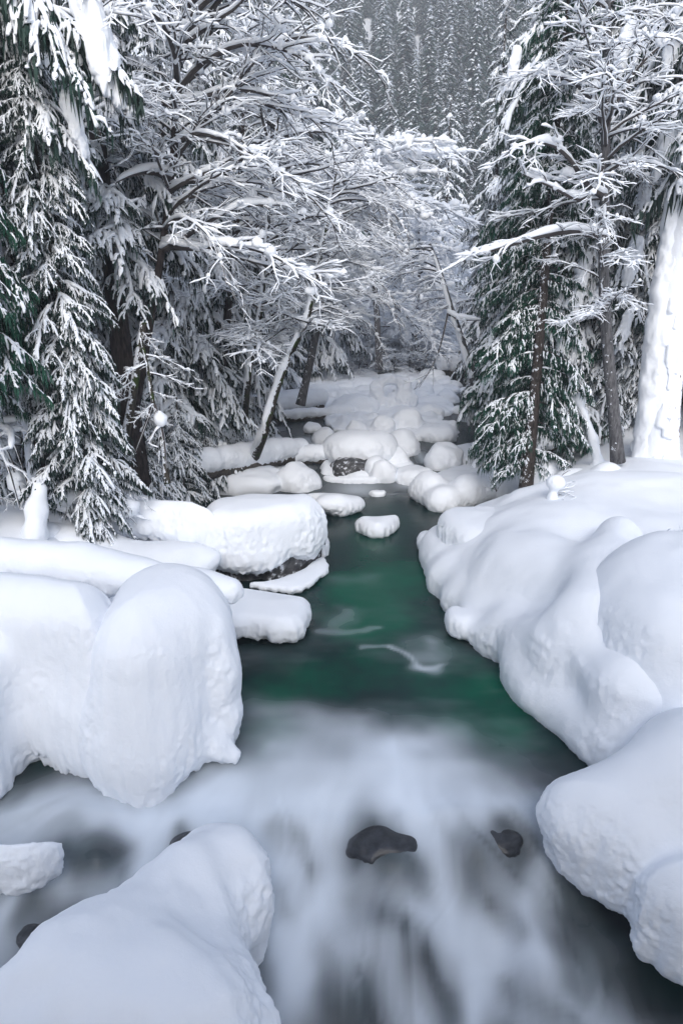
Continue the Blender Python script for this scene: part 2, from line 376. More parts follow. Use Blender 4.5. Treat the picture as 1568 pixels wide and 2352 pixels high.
def pillw(pts, z0, z1, r=.25, bulge=0.0, bw=.5, k=.15, tilt=(0, 0)):
    return ('pill', chaikin(pts, 1), z0, z1, r, bulge, bw, k, tilt)
def ell(c, rad, k=.15, rot=0.0, p=2.0):
    return ('ell', np.asarray(c, float), rad, k, rot, p)
def cap(a, b, ra, rb, k=.12, sq=1.0):
    return ('cap', np.asarray(a, float), np.asarray(b, float), ra, rb, k, sq)
def bounds(prims):
    lo = np.full(3, 1e9); hi = -lo
    for p in prims:
        if p[0] == 'pill':
            a = np.r_[p[1].min(0), p[2]]; b = np.r_[p[1].max(0), p[3] + p[5] + .25]
        elif p[0] == 'ell':
            m = max(p[2][0], p[2][1]); e = np.array([m, m, p[2][2]]); a = p[1] - e; b = p[1] + e
        else:
            m = max(p[3], p[4]); a = np.minimum(p[1], p[2]) - m; b = np.maximum(p[1], p[2]) + m
        lo = np.minimum(lo, a); hi = np.maximum(hi, b)
    return lo, hi
def smin(a, b, k):
    h = np.clip(.5 + .5 * (b - a) / k, 0, 1); return b + (a - b) * h - k * h * (1 - h)
def field(prims, X, Y, Z):
    f = None
    x2, y2 = X[:, 0, 0], Y[0, :, 0]
    for p in prims:
        if p[0] == 'pill':
            _, poly, z0, z1, r, bulge, bw, k, tilt = p
            A, B = np.meshgrid(x2, y2, indexing='ij')
            d2 = sd_poly(A, B, poly); c = poly.mean(0)
            top = z1 + bulge * (1 - np.exp(np.minimum(d2, 0) / bw)) + tilt[0] * (A - c[0]) + tilt[1] * (B - c[1])
            mid = (top + z0) / 2; half = np.maximum((top - z0) / 2 - r, .01)
            q1 = (d2 + r)[:, :, None]; q2 = np.abs(Z - mid[:, :, None]) - half[:, :, None]
            g = np.sqrt(np.maximum(q1, 0) ** 2 + np.maximum(q2, 0) ** 2) + np.minimum(np.maximum(q1, q2), 0) - r
        elif p[0] == 'ell':
            _, c, rad, k, rot, pw = p
            cx, sx = math.cos(rot), math.sin(rot); dx, dy, dz = X - c[0], Y - c[1], Z - c[2]
            lx, ly = dx * cx + dy * sx, -dx * sx + dy * cx
            n = (np.abs(lx / rad[0]) ** pw + np.abs(ly / rad[1]) ** pw + np.abs(dz / rad[2]) ** pw) ** (1 / pw)
            g = (n - 1) * min(rad)
        else:
            _, a, b, ra, rb, k, sq = p
            ab = b - a; L = ab @ ab
            t = np.clip(((X - a[0]) * ab[0] + (Y - a[1]) * ab[1] + (Z - a[2]) * ab[2]) / L, 0, 1)
            g = np.sqrt((X - a[0] - t * ab[0]) ** 2 + (Y - a[1] - t * ab[1]) ** 2 + ((Z - a[2] - t * ab[2]) / sq) ** 2) - (ra + (rb - ra) * t)
        f = g if f is None else smin(f, g, k)
    return f
def surface_nets(f, lo, h):
    s = f < 0
    nx, ny, nz = f.shape
    cnt = np.zeros((nx - 1, ny - 1, nz - 1), np.float32); acc = np.zeros((nx - 1, ny - 1, nz - 1, 3), np.float32)
    cs = [(i, j, k) for i in (0, 1) for j in (0, 1) for k in (0, 1)]
    sl = lambda A, c: A[c[0]:c[0] + nx - 1, c[1]:c[1] + ny - 1, c[2]:c[2] + nz - 1]
    ssum = sum(sl(s, c).astype(np.int8) for c in cs); act = (ssum > 0) & (ssum < 8)
    ai = np.argwhere(act)
    fv = {c: f[ai[:, 0] + c[0], ai[:, 1] + c[1], ai[:, 2] + c[2]] for c in cs}
    acc = np.zeros((len(ai), 3)); cnt = np.zeros(len(ai))
    for c in cs:
        for ax in range(3):
            if c[ax]: continue
            d = list(c); d[ax] = 1; d = tuple(d)
            a, b = fv[c], fv[d]; x = (a < 0) != (b < 0)
            t = np.where(x, a / np.where(x, a - b, 1), 0)
            p = np.tile(np.array(c, float), (len(ai), 1)); p[:, ax] += t
            acc += p * x[:, None]; cnt += x
    V = lo + h * (ai + acc / cnt[:, None])
    idx = np.full(act.shape, -1, np.int64); idx[act] = np.arange(len(ai))
    F = []
    for ax in range(3):
        o = [a for a in range(3) if a != ax]
        A = np.take(s, range(0, s.shape[ax] - 1), ax); B = np.take(s, range(1, s.shape[ax]), ax)
        e = np.argwhere(A != B); 
        ok = (e[:, o[0]] > 0) & (e[:, o[1]] > 0) & (e[:, o[0]] < s.shape[o[0]] - 1) & (e[:, o[1]] < s.shape[o[1]] - 1); e = e[ok]
        sgn = A[e[:, 0], e[:, 1], e[:, 2]]
        q = []
        for da, db in ((-1, -1), (0, -1), (0, 0), (-1, 0)):
            c = e.copy(); c[:, o[0]] += da; c[:, o[1]] += db; q.append(idx[c[:, 0], c[:, 1], c[:, 2]])
        Q = np.stack(q, -1)
        flip = sgn if ax != 1 else ~sgn
        Q = np.where(flip[:, None], Q, Q[:, ::-1])
        F.append(Q)
    return V, np.concatenate(F)
def vnormals(V, F):
    n = np.cross(V[F[:, 2]] - V[F[:, 0]], V[F[:, 3]] - V[F[:, 1]])
    N = np.zeros_like(V)
    for k in range(4): 
        for c in range(3): N[:, c] += np.bincount(F[:, k], n[:, c], len(V))
    return N / np.maximum(np.linalg.norm(N, axis=1, keepdims=True), 1e-9)
SEED = [0]
def sdf_mesh(name, prims, h, mat, lump=.03, lumps=.55, rough=.03, rscale=.10, cut=None, drip=0.0, flute=0.0):
    """mesh a union of soft shapes; tops stay smooth, steep sides get a crusty relief, lower rims may run into short icicles"""
    lo, hi = bounds(prims); lo = lo - 3 * h - .06; hi = hi + 3 * h + .14
    n = np.ceil((hi - lo) / h).astype(int) + 1
    X = (lo[0] + h * np.arange(n[0], dtype=np.float32))[:, None, None]; Y = (lo[1] + h * np.arange(n[1], dtype=np.float32))[None, :, None]; Z = (lo[2] + h * np.arange(n[2], dtype=np.float32))[None, None, :]
    f = field(prims, X, Y, Z)
    if cut: f = np.maximum(f, -field(cut, X, Y, Z))
    f = np.broadcast_to(f, n)
    V, F = surface_nets(np.ascontiguousarray(f), lo, h)
    N = vnormals(V, F); SEED[0] += 1; off = SEED[0] * 7.31
    st = sstep(.85, .15, N[:, 2])
    V = V + N * (lump * fbm(V / lumps + off, 2))[:, None]
    if rough > 0:
        a = fbm(V / np.array([rscale * .6, rscale * .6, rscale * .75]) + off, 3); b = fbm(V / np.array([rscale * 1.5, rscale * 1.5, rscale * 7]) + off + 3, 2)
        patch = sstep(-.25, .35, fbm(V / (rscale * 5) + off + 9, 2))
        V = V + N * (st * rough * (a * (.25 + .6 * patch) + b * .55))[:, None]
    # the lowest rim of the snow is ragged: lumps and notches where meltwater and spray gnaw it
    lw = sstep(.42, .02, V[:, 2] - V[:, 2].min()) * sstep(.9, .3, N[:, 2])
    if rough > 0: V = V + N * (lw * (.035 * fbm(V / np.array([.075, .075, .10]) + off + 21, 2) + .045 * fbm(V / np.array([.19, .19, .5]) + off + 31, 2)))[:, None]
    if flute > 0:                         # runnels down the hanging face
        fw = sstep(1.7, .2, V[:, 2]) * st
        V = V + N * (fw * flute * fbm(np.c_[V[:, :2] / .17, V[:, 2:] / 1.6] + off + 40, 3))[:, None]
    if drip > 0:
        V[:, 2] -= drip * sstep(.35, -.5, N[:, 2]) * np.clip(fbm(np.c_[V[:, :2] / .09, V[:, 2] * 0] + off, 2) + .1, 0, 1)
    return np_mesh(name, V, F, mat)
def snow_thing(name, label, cat, prims, h, group=None, **kw):
    me = sdf_mesh(name, prims, h, SNOW, **kw)
    c = np.zeros(3)
    o = link(name, me); return tag(o, label, cat, group)

# --- foreground and mid-ground boulders, read off the photograph
BL = 'snow_covered_boulder'
snow_thing(BL, 'tall snow-covered boulder drooping into the pool like a bell, left of the green water', 'boulder', [
    pillw([(-2.60, 6.25), (-2.45, 5.98), (-2.12, 5.82), (-1.82, 5.92), (-1.55, 6.25), (-1.33, 6.55), (-1.22, 7.1), (-1.45, 7.6), (-2.2, 7.75), (-2.66, 7.3)], -.12, 1.84, .5, .28, .4, .2),
    ell((-1.32, 6.75, .75), (.16, .3, .8), .12), ell((-1.25, 6.7, .95), (.10, .16, .22), .08), ell((-1.22, 6.6, .45), (.10, .14, .16), .08),
    cap(W(470, 1700, .25), W(536, 1733, .1), .22, .07, .15), ell(W(320, 1770, .1), (.42, .3, .55), .2), ell(W(300, 1690, .5), (.55, .25, .6), .25)],
    .022, rough=.026, drip=.10, lump=.03, flute=.05)
snow_thing('snow_drape', 'broad drape of snow with an icicle hem, hanging left of the bell-shaped boulder', 'snowdrift', [
    pill([(60, 1715, .25), (110, 1735, .15), (180, 1755, .1), (250, 1785, 0), (260, 1500, 1.3), (260, 1330, 2.0), (100, 1305, 2.0), (-150, 1300, 2.0), (-250, 1420, 1.6), (-60, 1560, 1.0), (30, 1600, .85)], .12, 2.0, .34, .14, .4),
    ell(W(200, 1690, .35), (.3, .28, .55), .3), ell(W(120, 1640, .5), (.42, .25, .5), .3),
    pill([(-40, 1850, -.1), (10, 1845, -.1), (32, 1790, 0), (36, 1640, .7), (40, 1480, 1.35), (-60, 1400, 1.7), (-200, 1450, 1.5), (-180, 1800, 0)], -.2, 1.5, .25, .1, .3, .25)],
    .024, rough=.024, drip=.22, flute=.06)
snow_thing('snow_shelf', 'flat shelf of snow with scalloped edge jutting over the green pool below the log end', 'snow shelf', [
    pill([(500, 1452, .1), (530, 1468, .1), (590, 1466, .1), (640, 1482, .08), (690, 1476, .08), (715, 1440, .08), (712, 1400, .2), (685, 1368, .4), (600, 1340, .5), (520, 1320, .6), (430, 1330, .7), (440, 1420, .4)], .07, .42, .15, .1, .3)],
    .02, rough=.02, drip=.05, lump=.02)
# snow-loaded log across the left
lg = empty('fallen_log', W(260, 1300, 1.5))
def rel(o, me): 
    c = np.array(o.location); co = np.empty(len(me.vertices) * 3, np.float32); me.vertices.foreach_get('co', co)
    me.vertices.foreach_set('co', (co.reshape(-1, 3) - c).ravel().astype(np.float32)); me.update(); return me
tag(lg, 'fallen log under a thick rounded load of snow, lying behind the bell-shaped boulder', 'log')
la, lb = W(-90, 1262, 1.85), W(530, 1358, 1.60)
link('snow_cover', rel(lg, sdf_mesh('snow_cover', [cap(la, la * .55 + lb * .45, .26, .25), cap(la * .55 + lb * .45, lb, .25, .15), ell(la * .62 + lb * .38 + (0, 0, .05), (.5, .24, .22), .2), ell(la * .4 + lb * .6 + (0, 0, .02), (.45, .25, .2), .2), ell(la * .12 + lb * .88, (.3, .2, .16), .2)], .022, SNOW, lump=.035, rough=.02, drip=.05)), lg)
link('trunk', rel(lg, sdf_mesh('trunk', [cap(la + (0, .02, -.15), lb + (-.12, .02, -.06), .17, .09)], .03, BARK_LOG, rough=.02)), lg)

db = empty('snow_capped_boulder', W(620, 1320, 0))
tag(db, 'large block-shaped boulder with smooth snow cap and bare rock foot, left of the narrows', 'boulder')
link('snow_cap', rel(db, sdf_mesh('snow_cap', [
    pill([(482, 1285, .55), (560, 1292, .55), (640, 1285, .5), (705, 1270, .5), (738, 1235, .6), (745, 1200, .9), (722, 1140, 1.25), (640, 1122, 1.45), (520, 1120, 1.45), (465, 1160, 1.25), (460, 1240, .85)], .42, 1.34, .3, .14, .5),
    ell(W(700, 1225, .7), (.35, .4, .5), .25), ell(W(560, 1285, .45), (.6, .3, .25), .2), ell(W(500, 1250, .6), (.35, .3, .4), .2)], .03, SNOW, lump=.04, rough=.05, drip=.04)), db)
link('rock', rel(db, sdf_mesh('rock', [pill([(500, 1305, .2), (560, 1322, .1), (640, 1335, 0), (725, 1300, 0), (742, 1265, .1), (735, 1220, .5), (700, 1160, 1), (520, 1160, 1), (480, 1260, .4)], -.3, .75, .12, .0, .5)], .035, ROCK, lump=.12, lumps=.3, rough=.1, rscale=.2)), db)
snow_thing('ice_ledge', 'thin curved ledge of ice at the waterline round the block-shaped boulder', 'ice ledge', [
    pill([(560, 1345, .05), (640, 1362, .03), (680, 1366, .03), (725, 1345, .03), (756, 1312, .03), (746, 1284, .05), (720, 1288, .1), (690, 1315, .1), (620, 1338, .1)], .02, .13, .05, .03, .2),
    pill([(735, 1275, .1), (760, 1262, .1), (752, 1235, .2), (735, 1215, .3), (720, 1240, .3)], -.05, .3, .12, .05, .2)], .022, rough=.03, lump=.015)
snow_thing('snow_covered_boulder', 'long low boulder under thick snow with dark hollows below, beside the block-shaped one', 'boulder', [
    pill([(90, 1150, 1.5), (180, 1175, 1.3), (260, 1192, 1.2), (330, 1225, .95), (385, 1240, .85), (440, 1256, .8), (490, 1238, .9), (498, 1190, 1.25), (450, 1140, 1.55), (330, 1112, 1.75), (200, 1122, 1.7), (110, 1130, 1.65)], .78, 1.5, .3, .14, .5),
    ell(W(440, 1220, .9), (.5, .4, .3), .2), ell(W(320, 1180, 1.15), (.45, .4, .35), .2)], .03, rough=.035, drip=.12, lump=.05)
tag(link('left_snow_bank', sdf_mesh('left_snow_bank', [
    pill([(-350, 1330, 1.3), (0, 1345, 1.2), (200, 1340, 1.15), (400, 1330, 1.0), (490, 1300, .6), (480, 1260, .8), (420, 1225, .95), (300, 1200, 1.1), (240, 1160, 1.3), (0, 1130, 1.6), (-400, 1150, 1.6)], -.2, .86, .3, .1, .5, tilt=(-.07, .03)),
    ell(W(120, 1245, 1.0), (.9, .45, .3), .3), ell(W(330, 1280, .8), (.8, .35, .2), .25), ell(W(440, 1285, .7), (.5, .3, .22), .2)], .045, SNOW, lump=.06, rough=.03)), kind='structure')
st = snow_thing('snowy_stump', 'narrow upright stump plastered with snow, standing behind the long log near the left edge', 'stump', [
    cap(W(80, 1226, 1.40), W(92, 1122, 2.04), .17, .125, .08), ell(W(84, 1170, 1.75), (.18, .17, .2), .08), ell(W(100, 1222, 1.25), (.28, .26, .16), .12), cap(W(82, 1226, 1.35), W(82, 1226, .6), .2, .3, .1)], .025, rough=.03)
# right side
tag(link('right_snow_bank', sdf_mesh('right_snow_bank', [
    pill([(960, 1262, .1), (968, 1295, .1), (985, 1335, .08), (1010, 1368, .08), (1032, 1396, .08), (1050, 1420, .1), (1080, 1455, .08), (1118, 1488, .08), (1165, 1515, .08), (1175, 1555, .08), (1182, 1580, .08), (1212, 1602, .08), (1258, 1622, .08),
          (1275, 1650, .08), (1310, 1672, .08), (1335, 1690, .08), (1370, 1735, .08), (1405, 1758, .08), (1450, 1752, .1), (1490, 1738, .15), (1545, 1720, .2), (1700, 1720, .2), (1900, 1600, .5), (2300, 1300, 1), (2000, 1120, 1.4), (1300, 1095, 1.0), (1120, 1130, .7), (1020, 1180, .6)],
         -.1, .52, .22, .95, 1.5, tilt=(.05, .0)),
    pill([(1015, 1430, .12), (1020, 1455, .1), (1050, 1468, .1), (1092, 1466, .1), (1120, 1440, .3), (1090, 1410, .3), (1040, 1402, .25)], .04, .4, .14, .06, .2, .1),
    ell(W(1215, 1350, .55), (.80, 1.0, .80), .30, .5), ell(W(1345, 1400, .75), (.65, 1.4, .75), .5, .25), ell(W(1300, 1240, .9), (1.3, .9, .6), .5),
    cap(W(1150, 1460, .25), W(1290, 1480, .75), .22, .45, .35), cap(W(1260, 1590, .15), W(1370, 1500, .8), .25, .5, .4), cap(W(1400, 1720, .15), W(1440, 1580, .8), .22, .45, .35), ell(W(1130, 1340, .3), (.35, .6, .3), .3),
    cap(W(1420, 1230, 1.5), W(1350, 1400, 1.25), .30, .3, .4), ell(W(1480, 1150, 1.2), (1.6, .9, .55), .5), ell(W(1010, 1335, 0.15), (0.24, 0.28, 0.3), .26, 0.0), ell(W(1048, 1382, 0.15), (0.2, 0.23, 0.26), .26, 0.6), ell(W(1135, 1462, 0.18), (0.3, 0.34, 0.24), .26, 0.5), ell(W(1200, 1545, 0.16), (0.26, 0.30, 0.34), .26, 0.0), ell(W(1238, 1590, 0.18), (0.2, 0.23, 0.22), .26, 0.6), ell(W(1292, 1622, 0.14), (0.3, 0.34, 0.26), .26, 0.4), ell(W(1325, 1672, 0.16), (0.2, 0.23, 0.24), .26, 0.5), ell(W(1398, 1712, 0.16), (0.3, 0.34, 0.28), .26, 0.6), ell(W(1462, 1722, 0.2), (0.24, 0.28, 0.22), .26, 0.4), ell(W(1175, 1430, 0.5), (0.18, 0.21, 0.16), .26, 0.5), ell(W(1255, 1098, 1.0), (.40, .35, .42), .2), ell(W(1320, 1110, 1.05), (.5, .35, .32), .25), ell(W(1390, 1105, 1.2), (.4, .35, .4), .2), ell(W(1240, 1210, .9), (.4, .4, .3), .25), cap(W(1340, 1140, 1.2), W(1200, 1170, .9), .35, .3, .4)],
    .036, SNOW, lump=.05, lumps=.6, rough=.034, rscale=.11, drip=.06)), kind='structure')
snow_thing(BL, 'great snow dome on a boulder at the right edge, dark cleft along its left side', 'boulder', [
    ell(W(1535, 1500, .9), (.92, 1.15, 1.05), .2, 0, 2.6), ell(W(1560, 1360, 1.35), (.9, .9, .75), .4), ell(W(1500, 1610, .45), (.5, .4, .5), .3), ell(W(1600, 1640, .5), (.5, .5, .5), .3)], .028, rough=.03, lump=.05)
ob = empty('snow_capped_boulder', W(1050, 1300, .1))
tag(ob, 'square snow-topped boulder with two dark clefts in its left face, right of the narrows', 'boulder')
link('snow_cap', rel(ob, sdf_mesh('snow_cap', [
    pill([(1003, 1215, .75), (1015, 1255, .55), (1052, 1290, .45), (1085, 1295, .5), (1120, 1290, .6), (1200, 1240, .9), (1230, 1170, 1.2), (1150, 1140, 1.2), (1040, 1150, 1.1), (1003, 1180, .95)], .05, 1.02, .26, .12, .4),
    ell(W(1035, 1265, .35), (.22, .3, .45), .1), ell(W(985, 1250, .15), (.24, .6, .2), .1)], .028, SNOW, lump=.03, rough=.045, rscale=.14,
    cut=[cap(W(1014, 1218, .8), W(1017, 1285, .25), .075, .06, .02), cap(W(1040, 1240, .7), W(1049, 1290, .4), .075, .06, .02)])), ob)
link('rock', rel(ob, sdf_mesh('rock', [pill([(1020, 1255, .45), (1055, 1285, .4), (1120, 1280, .5), (1200, 1220, .9), (1100, 1160, 1.0), (1020, 1190, .85)], -.1, .8, .1, 0)], .04, ROCK, lump=.08, lumps=.3, rough=.05)), ob)
snow_thing(BL, 'low lumpy snow mound with pointed left tip, on the right shore above the narrows', 'boulder', [
    pill([(930, 1142), (955, 1152), (985, 1172), (1010, 1176), (1060, 1170), (1130, 1150), (1180, 1110), (1080, 1085), (1000, 1088, .3), (965, 1100, .3)], .0, .32, .18, .16, .4),
    ell(W(985, 1120, .3), (.45, .5, .45), .2), ell(W(1075, 1125, .35), (.4, .4, .4), .2), ell(W(1020, 1150, .2), (.4, .35, .35), .2), ell(W(1150, 1110, .4), (.7, .6, .5), .3)], .03, rough=.035, drip=.05, lump=.05)
snow_thing(BL, 'two-lobed snow-covered rock overhanging the rapids at the lower right corner', 'boulder', [
    pill([(1247, 1885, .05), (1258, 1940, -.05), (1330, 2005, -.1), (1400, 2048, -.1), (1465, 2075, -.1), (1600, 2090, 0), (1750, 1980, .3), (1700, 1760, .7), (1575, 1735, .8), (1490, 1790, .65), (1370, 1805, .45), (1290, 1830, .25)], -.45, .42, .3, .28, .35),
    pill([(1455, 2080, -.1), (1452, 2120, -.15), (1500, 2172, -.2), (1575, 2215, -.2), (1700, 2260, -.2), (1800, 2000, .3), (1600, 1900, .5), (1500, 1965, .25)], -.6, .38, .28, .2, .3, .12),
    ell(W(1600, 1780, .55), (.55, .7, .6), .35), cap(W(1330, 1860, .25), W(1600, 1770, .75), .30, .42, .35)], .018, rough=.045, rscale=.085, lump=.03, drip=.03)
snow_thing(BL, 'snow-covered boulder filling the lower left corner, its crusted tip pointing into the rapids', 'boulder', [
    pill([(-20, 2225, .55), (130, 2150, .48), (215, 2070, .4), (300, 2000, .35), (380, 1955, .3), (450, 1918, .25), (530, 1906, .2), (570, 1935, .1), (603, 2010, -.05), (620, 2070, -.1), (600, 2120, -.15), (555, 2175, -.25), (560, 2215, -.25), (578, 2275, -.3), (605, 2352, -.3),
          (660, 2500, -.3), (500, 2900, 0), (-500, 2900, .2), (-500, 2400, .6)], -.75, .36, .24, .34, .55, tilt=(-.08, 0)),
    ell(W(500, 2010, .2), (.34, .38, .32), .3), cap(W(420, 2030, .45), W(150, 2230, .75), .2, .3, .3), ell(W(300, 2300, .6), (.7, .4, .3), .4), ell(W(540, 2090, -.1), (.2, .25, .3), .2)],
    .018, rough=.05, rscale=.10, lump=.06, lumps=.33)
snow_thing(BL, 'small wedge of snow reaching from the left edge into the rapids above the corner boulder', 'boulder', [
    pill([(-200, 2035, -.1), (0, 2026, -.12), (85, 2020, -.12), (128, 1988, -.1), (152, 1955, -.05), (130, 1935, .1), (80, 1932, .2), (0, 1912, .3), (-200, 1880, .5)], -.4, .26, .24, .25, .35)], .018, rough=.03, rscale=.08)
# stream boulders
snow_thing(BL, 'sloping slab-like boulder under snow between the narrows and the small round islet', 'boulder', [
    pill([(690, 1165), (720, 1168), (745, 1184), (795, 1190), (832, 1180), (838, 1170), (800, 1142, .25), (760, 1128, .35), (700, 1125, .4)], .0, .30, .14, .10, .3), ell(W(760, 1155, .3), (.4, .3, .2), .2)], .03, rough=.035, lump=.04)
snow_thing(BL, 'small round snow-covered islet rock alone in the middle of the green pool', 'boulder', [
    pill([(814, 1215, .05), (835, 1228, .05), (868, 1238, .03), (900, 1226, .05), (920, 1200, .1), (905, 1186, .25), (860, 1180, .35), (830, 1190, .25)], -.05, .3, .16, .1, .25)], .025, rough=.04, lump=.03)

def bar(pts, h=.22, r=.14, hh=.06):
    P = [Wg(u, v)[:2] for u, v in pts]; zz = float(wz(np.mean([p[1] for p in P])))
    y = np.array([p[1] for p in P]); y0_, y1_ = y.min(), y.max(); g = (wz(y1_) - wz(y0_)) / max(y1_ - y0_, .1)
    return pillw(P, zz - .25, zz + h, r, .12, .6, .15, (0, g))
tag(link('midstream_snow_bar', sdf_mesh('midstream_snow_bar', [
    bar([(745, 1100), (905, 1104), (950, 1078), (938, 1052), (962, 1040), (955, 1015), (900, 1000), (790, 1000), (772, 1025), (748, 1060)], .10, .1),
    bar([(772, 1000), (960, 1013), (1048, 1011), (1052, 985), (1008, 965), (1042, 950), (1046, 935), (1005, 915), (1035, 890), (1040, 870), (960, 862), (740, 870), (640, 900), (650, 930), (742, 945), (748, 975)], .10, .1)], .05, SNOW, lump=.22, lumps=.55, rough=.05, rscale=.2)), kind='structure')
tag(link('upstream_left_bank', sdf_mesh('upstream_left_bank', [
    bar([(470, 1100), (620, 1100), (670, 1075), (625, 1050), (655, 1020), (640, 1005), (600, 990), (540, 975), (300, 960), (300, 1060)], .12, .1), bar([(988, 1062), (1050, 1070), (1146, 1073), (1165, 1050), (1075, 1036), (1005, 1046)], .16, .1)], .06, SNOW, lump=.14, lumps=.6, rough=.05, rscale=.2)), kind='structure')

# wet stones breaking the rapids
def wet_rock(u, v, y, rad, label, rot=0.0, dz=0.0):
    c = W(u, v, float(wz(y)) + dz)
    for _ in range(20): c = W(u, v, float(wz(c[1])) + dz)
    tag(link('wet_rock', sdf_mesh('wet_rock', [ell(c, rad, .1, rot, 2.4), ell(c + (rad[0] * .3, -rad[1] * .3, -rad[2] * .2), (rad[0] * .6, rad[1] * .7, rad[2] * .7), .1, rot + .5)], .016, WET, lump=.05, lumps=.22, rough=.03, rscale=.12)), label, 'rock', 'wet rocks in the rapids')
wet_rock(880, 1945, 5, (.36, .22, .17), 'dark wet rock with water sliding over it, in the middle of the rapids', .1, -.09)
wet_rock(1110, 1925, 5, (.36, .22, .15), 'blunt wet rock half veiled by white water, right of the middle one', -.3, -.12)
wet_rock(425, 1945, 5, (.16, .13, .13), 'small dark wet rock behind the tip of the corner boulder', .2, -.05)
wet_rock(225, 1985, 5, (.19, .15, .13), 'rounded wet rock in the left side channel, furthest upstream there', .2, -.08)
wet_rock(85, 2150, 4.6, (.16, .13, .12), 'low wet rock in the left side channel near the frame edge', .1, -.07)

def px_boulder(u, vb, w, hgt, label, depth=.9, group='snow-covered boulders upstream', h=None, seed=0, cat='boulder'):
    p = Wg(u, vb, .03); y = p[1]; fwd = y * CP + (CAM_Z - p[2]) * SP
    rx = w / FPX * fwd / 2; ry = rx * depth
    yc = y + ry * .85
    tops = Yp(u, vb - hgt, yc); rz = max(tops[2] - p[2], .12)
    xc = (u - 784) / FPX * (yc * CP + (CAM_Z - p[2]) * SP)
    rg = np.random.default_rng(seed + int(u * 7 + vb))
    c = np.array([xc, yc, p[2]])
    pr = [ell(c + (rg.uniform(-.12, .12) * rx, 0, rz * .30), (rx * rg.uniform(.72, .86), ry * .85, rz * .70), .2, rg.uniform(-.5, .5), 2.15)]
    sk = chaikin([(c[0] + rx * rg.uniform(.85, 1.08) * math.cos(a), c[1] + ry * rg.uniform(.85, 1.1) * math.sin(a)) for a in np.linspace(0, 6.28, 9)[:-1]], 1)
    pr.append(('pill', sk, c[2] - .2, c[2] + rz * rg.uniform(.26, .42), min(.16, rz * .4), rz * .12, rx * .6, min(.32, rz * .5), (0, 0)))   # spreading foot of snow
    for k in range(rg.integers(1, 4)):
        a = rg.uniform(0, 6.28); q = rg.uniform(.3, .6)
        pr.append(ell(c + (rx * .5 * math.cos(a), ry * .5 * math.sin(a), rz * rg.uniform(.2, .5)), (rx * q, ry * q, rz * rg.uniform(.3, .5)), min(.25, rz * .4), rg.uniform(-1, 1), 2.0))
    hh = h or max(.035, rx / 18)
    return snow_thing(BL, label, 'boulder', pr, hh, group, rough=.05, rscale=.14, lump=.09, lumps=.4, drip=.05)
GEN = 'rounded snow-covered boulder, one of many crowding the creek bed upstream'
px_boulder(575, 1135, 190, 62, 'pyramid-shaped snow mound behind the block-shaped boulder, right of the snowy log')
px_boulder(685, 1128, 105, 66, 'rounded snow boulder at the water edge just right of the pyramid-shaped mound')
px_boulder(520, 1120, 90, 40, 'small snow lump beneath the bark of the fallen log on the left bank')
px_boulder(950, 1111, 100, 42, 'low snow-covered rock touching the right foot of the rock-faced midstream boulder')
px_boulder(1020, 1078, 90, 60, 'snow-covered boulder at the right channel opposite the rock-faced midstream boulder')
px_boulder(1080, 1064, 140, 42, 'wide low snow mound on the right shore under the green conifer')
px_boulder(1046, 1085, 24, 10, 'tiny snow-topped stone in dark water, nearer of two by the green conifer'); px_boulder(1100, 1080, 28, 8, 'tiny flat snow-topped stone in dark water, farther of two below the green conifer')
px_boulder(866, 1138, 40, 8, 'thin sliver of snow-topped rock breaking the water above the round islet')
cb = empty('snow_capped_boulder', Wg(820, 1100)); cz = float(wz(18))
tag(cb, 'midstream boulder with a domed snow cap over a dark speckled rock face', 'boulder')
link('snow_cap', rel(cb, sdf_mesh('snow_cap', [ell(Wg(815, 1068) + (0, 0, .52), (.92, .75, .48), .2, 0, 2.4), ell(Wg(880, 1062) + (0, 0, .4), (.45, .6, .5), .2), pill([(740, 1100, .1), (760, 1106, .1), (840, 1108, .1), (905, 1100, .15), (900, 1088, .2), (800, 1098, .2), (750, 1090, .2)], .0, .2, .08, .04, .2, .05), ell(Wg(860, 1095) + (0, 0, .25), (.3, .3, .35), .12)], .035, SNOW, lump=.05, rough=.07, rscale=.15, drip=.1)), cb)
link('rock', rel(cb, sdf_mesh('rock', [ell(Wg(806, 1094) + (0, .30, .10), (.58, .42, .34), .1, 0, 2.6)], .035, ROCK, lump=.1, lumps=.25, rough=.08, rscale=.15)), cb)
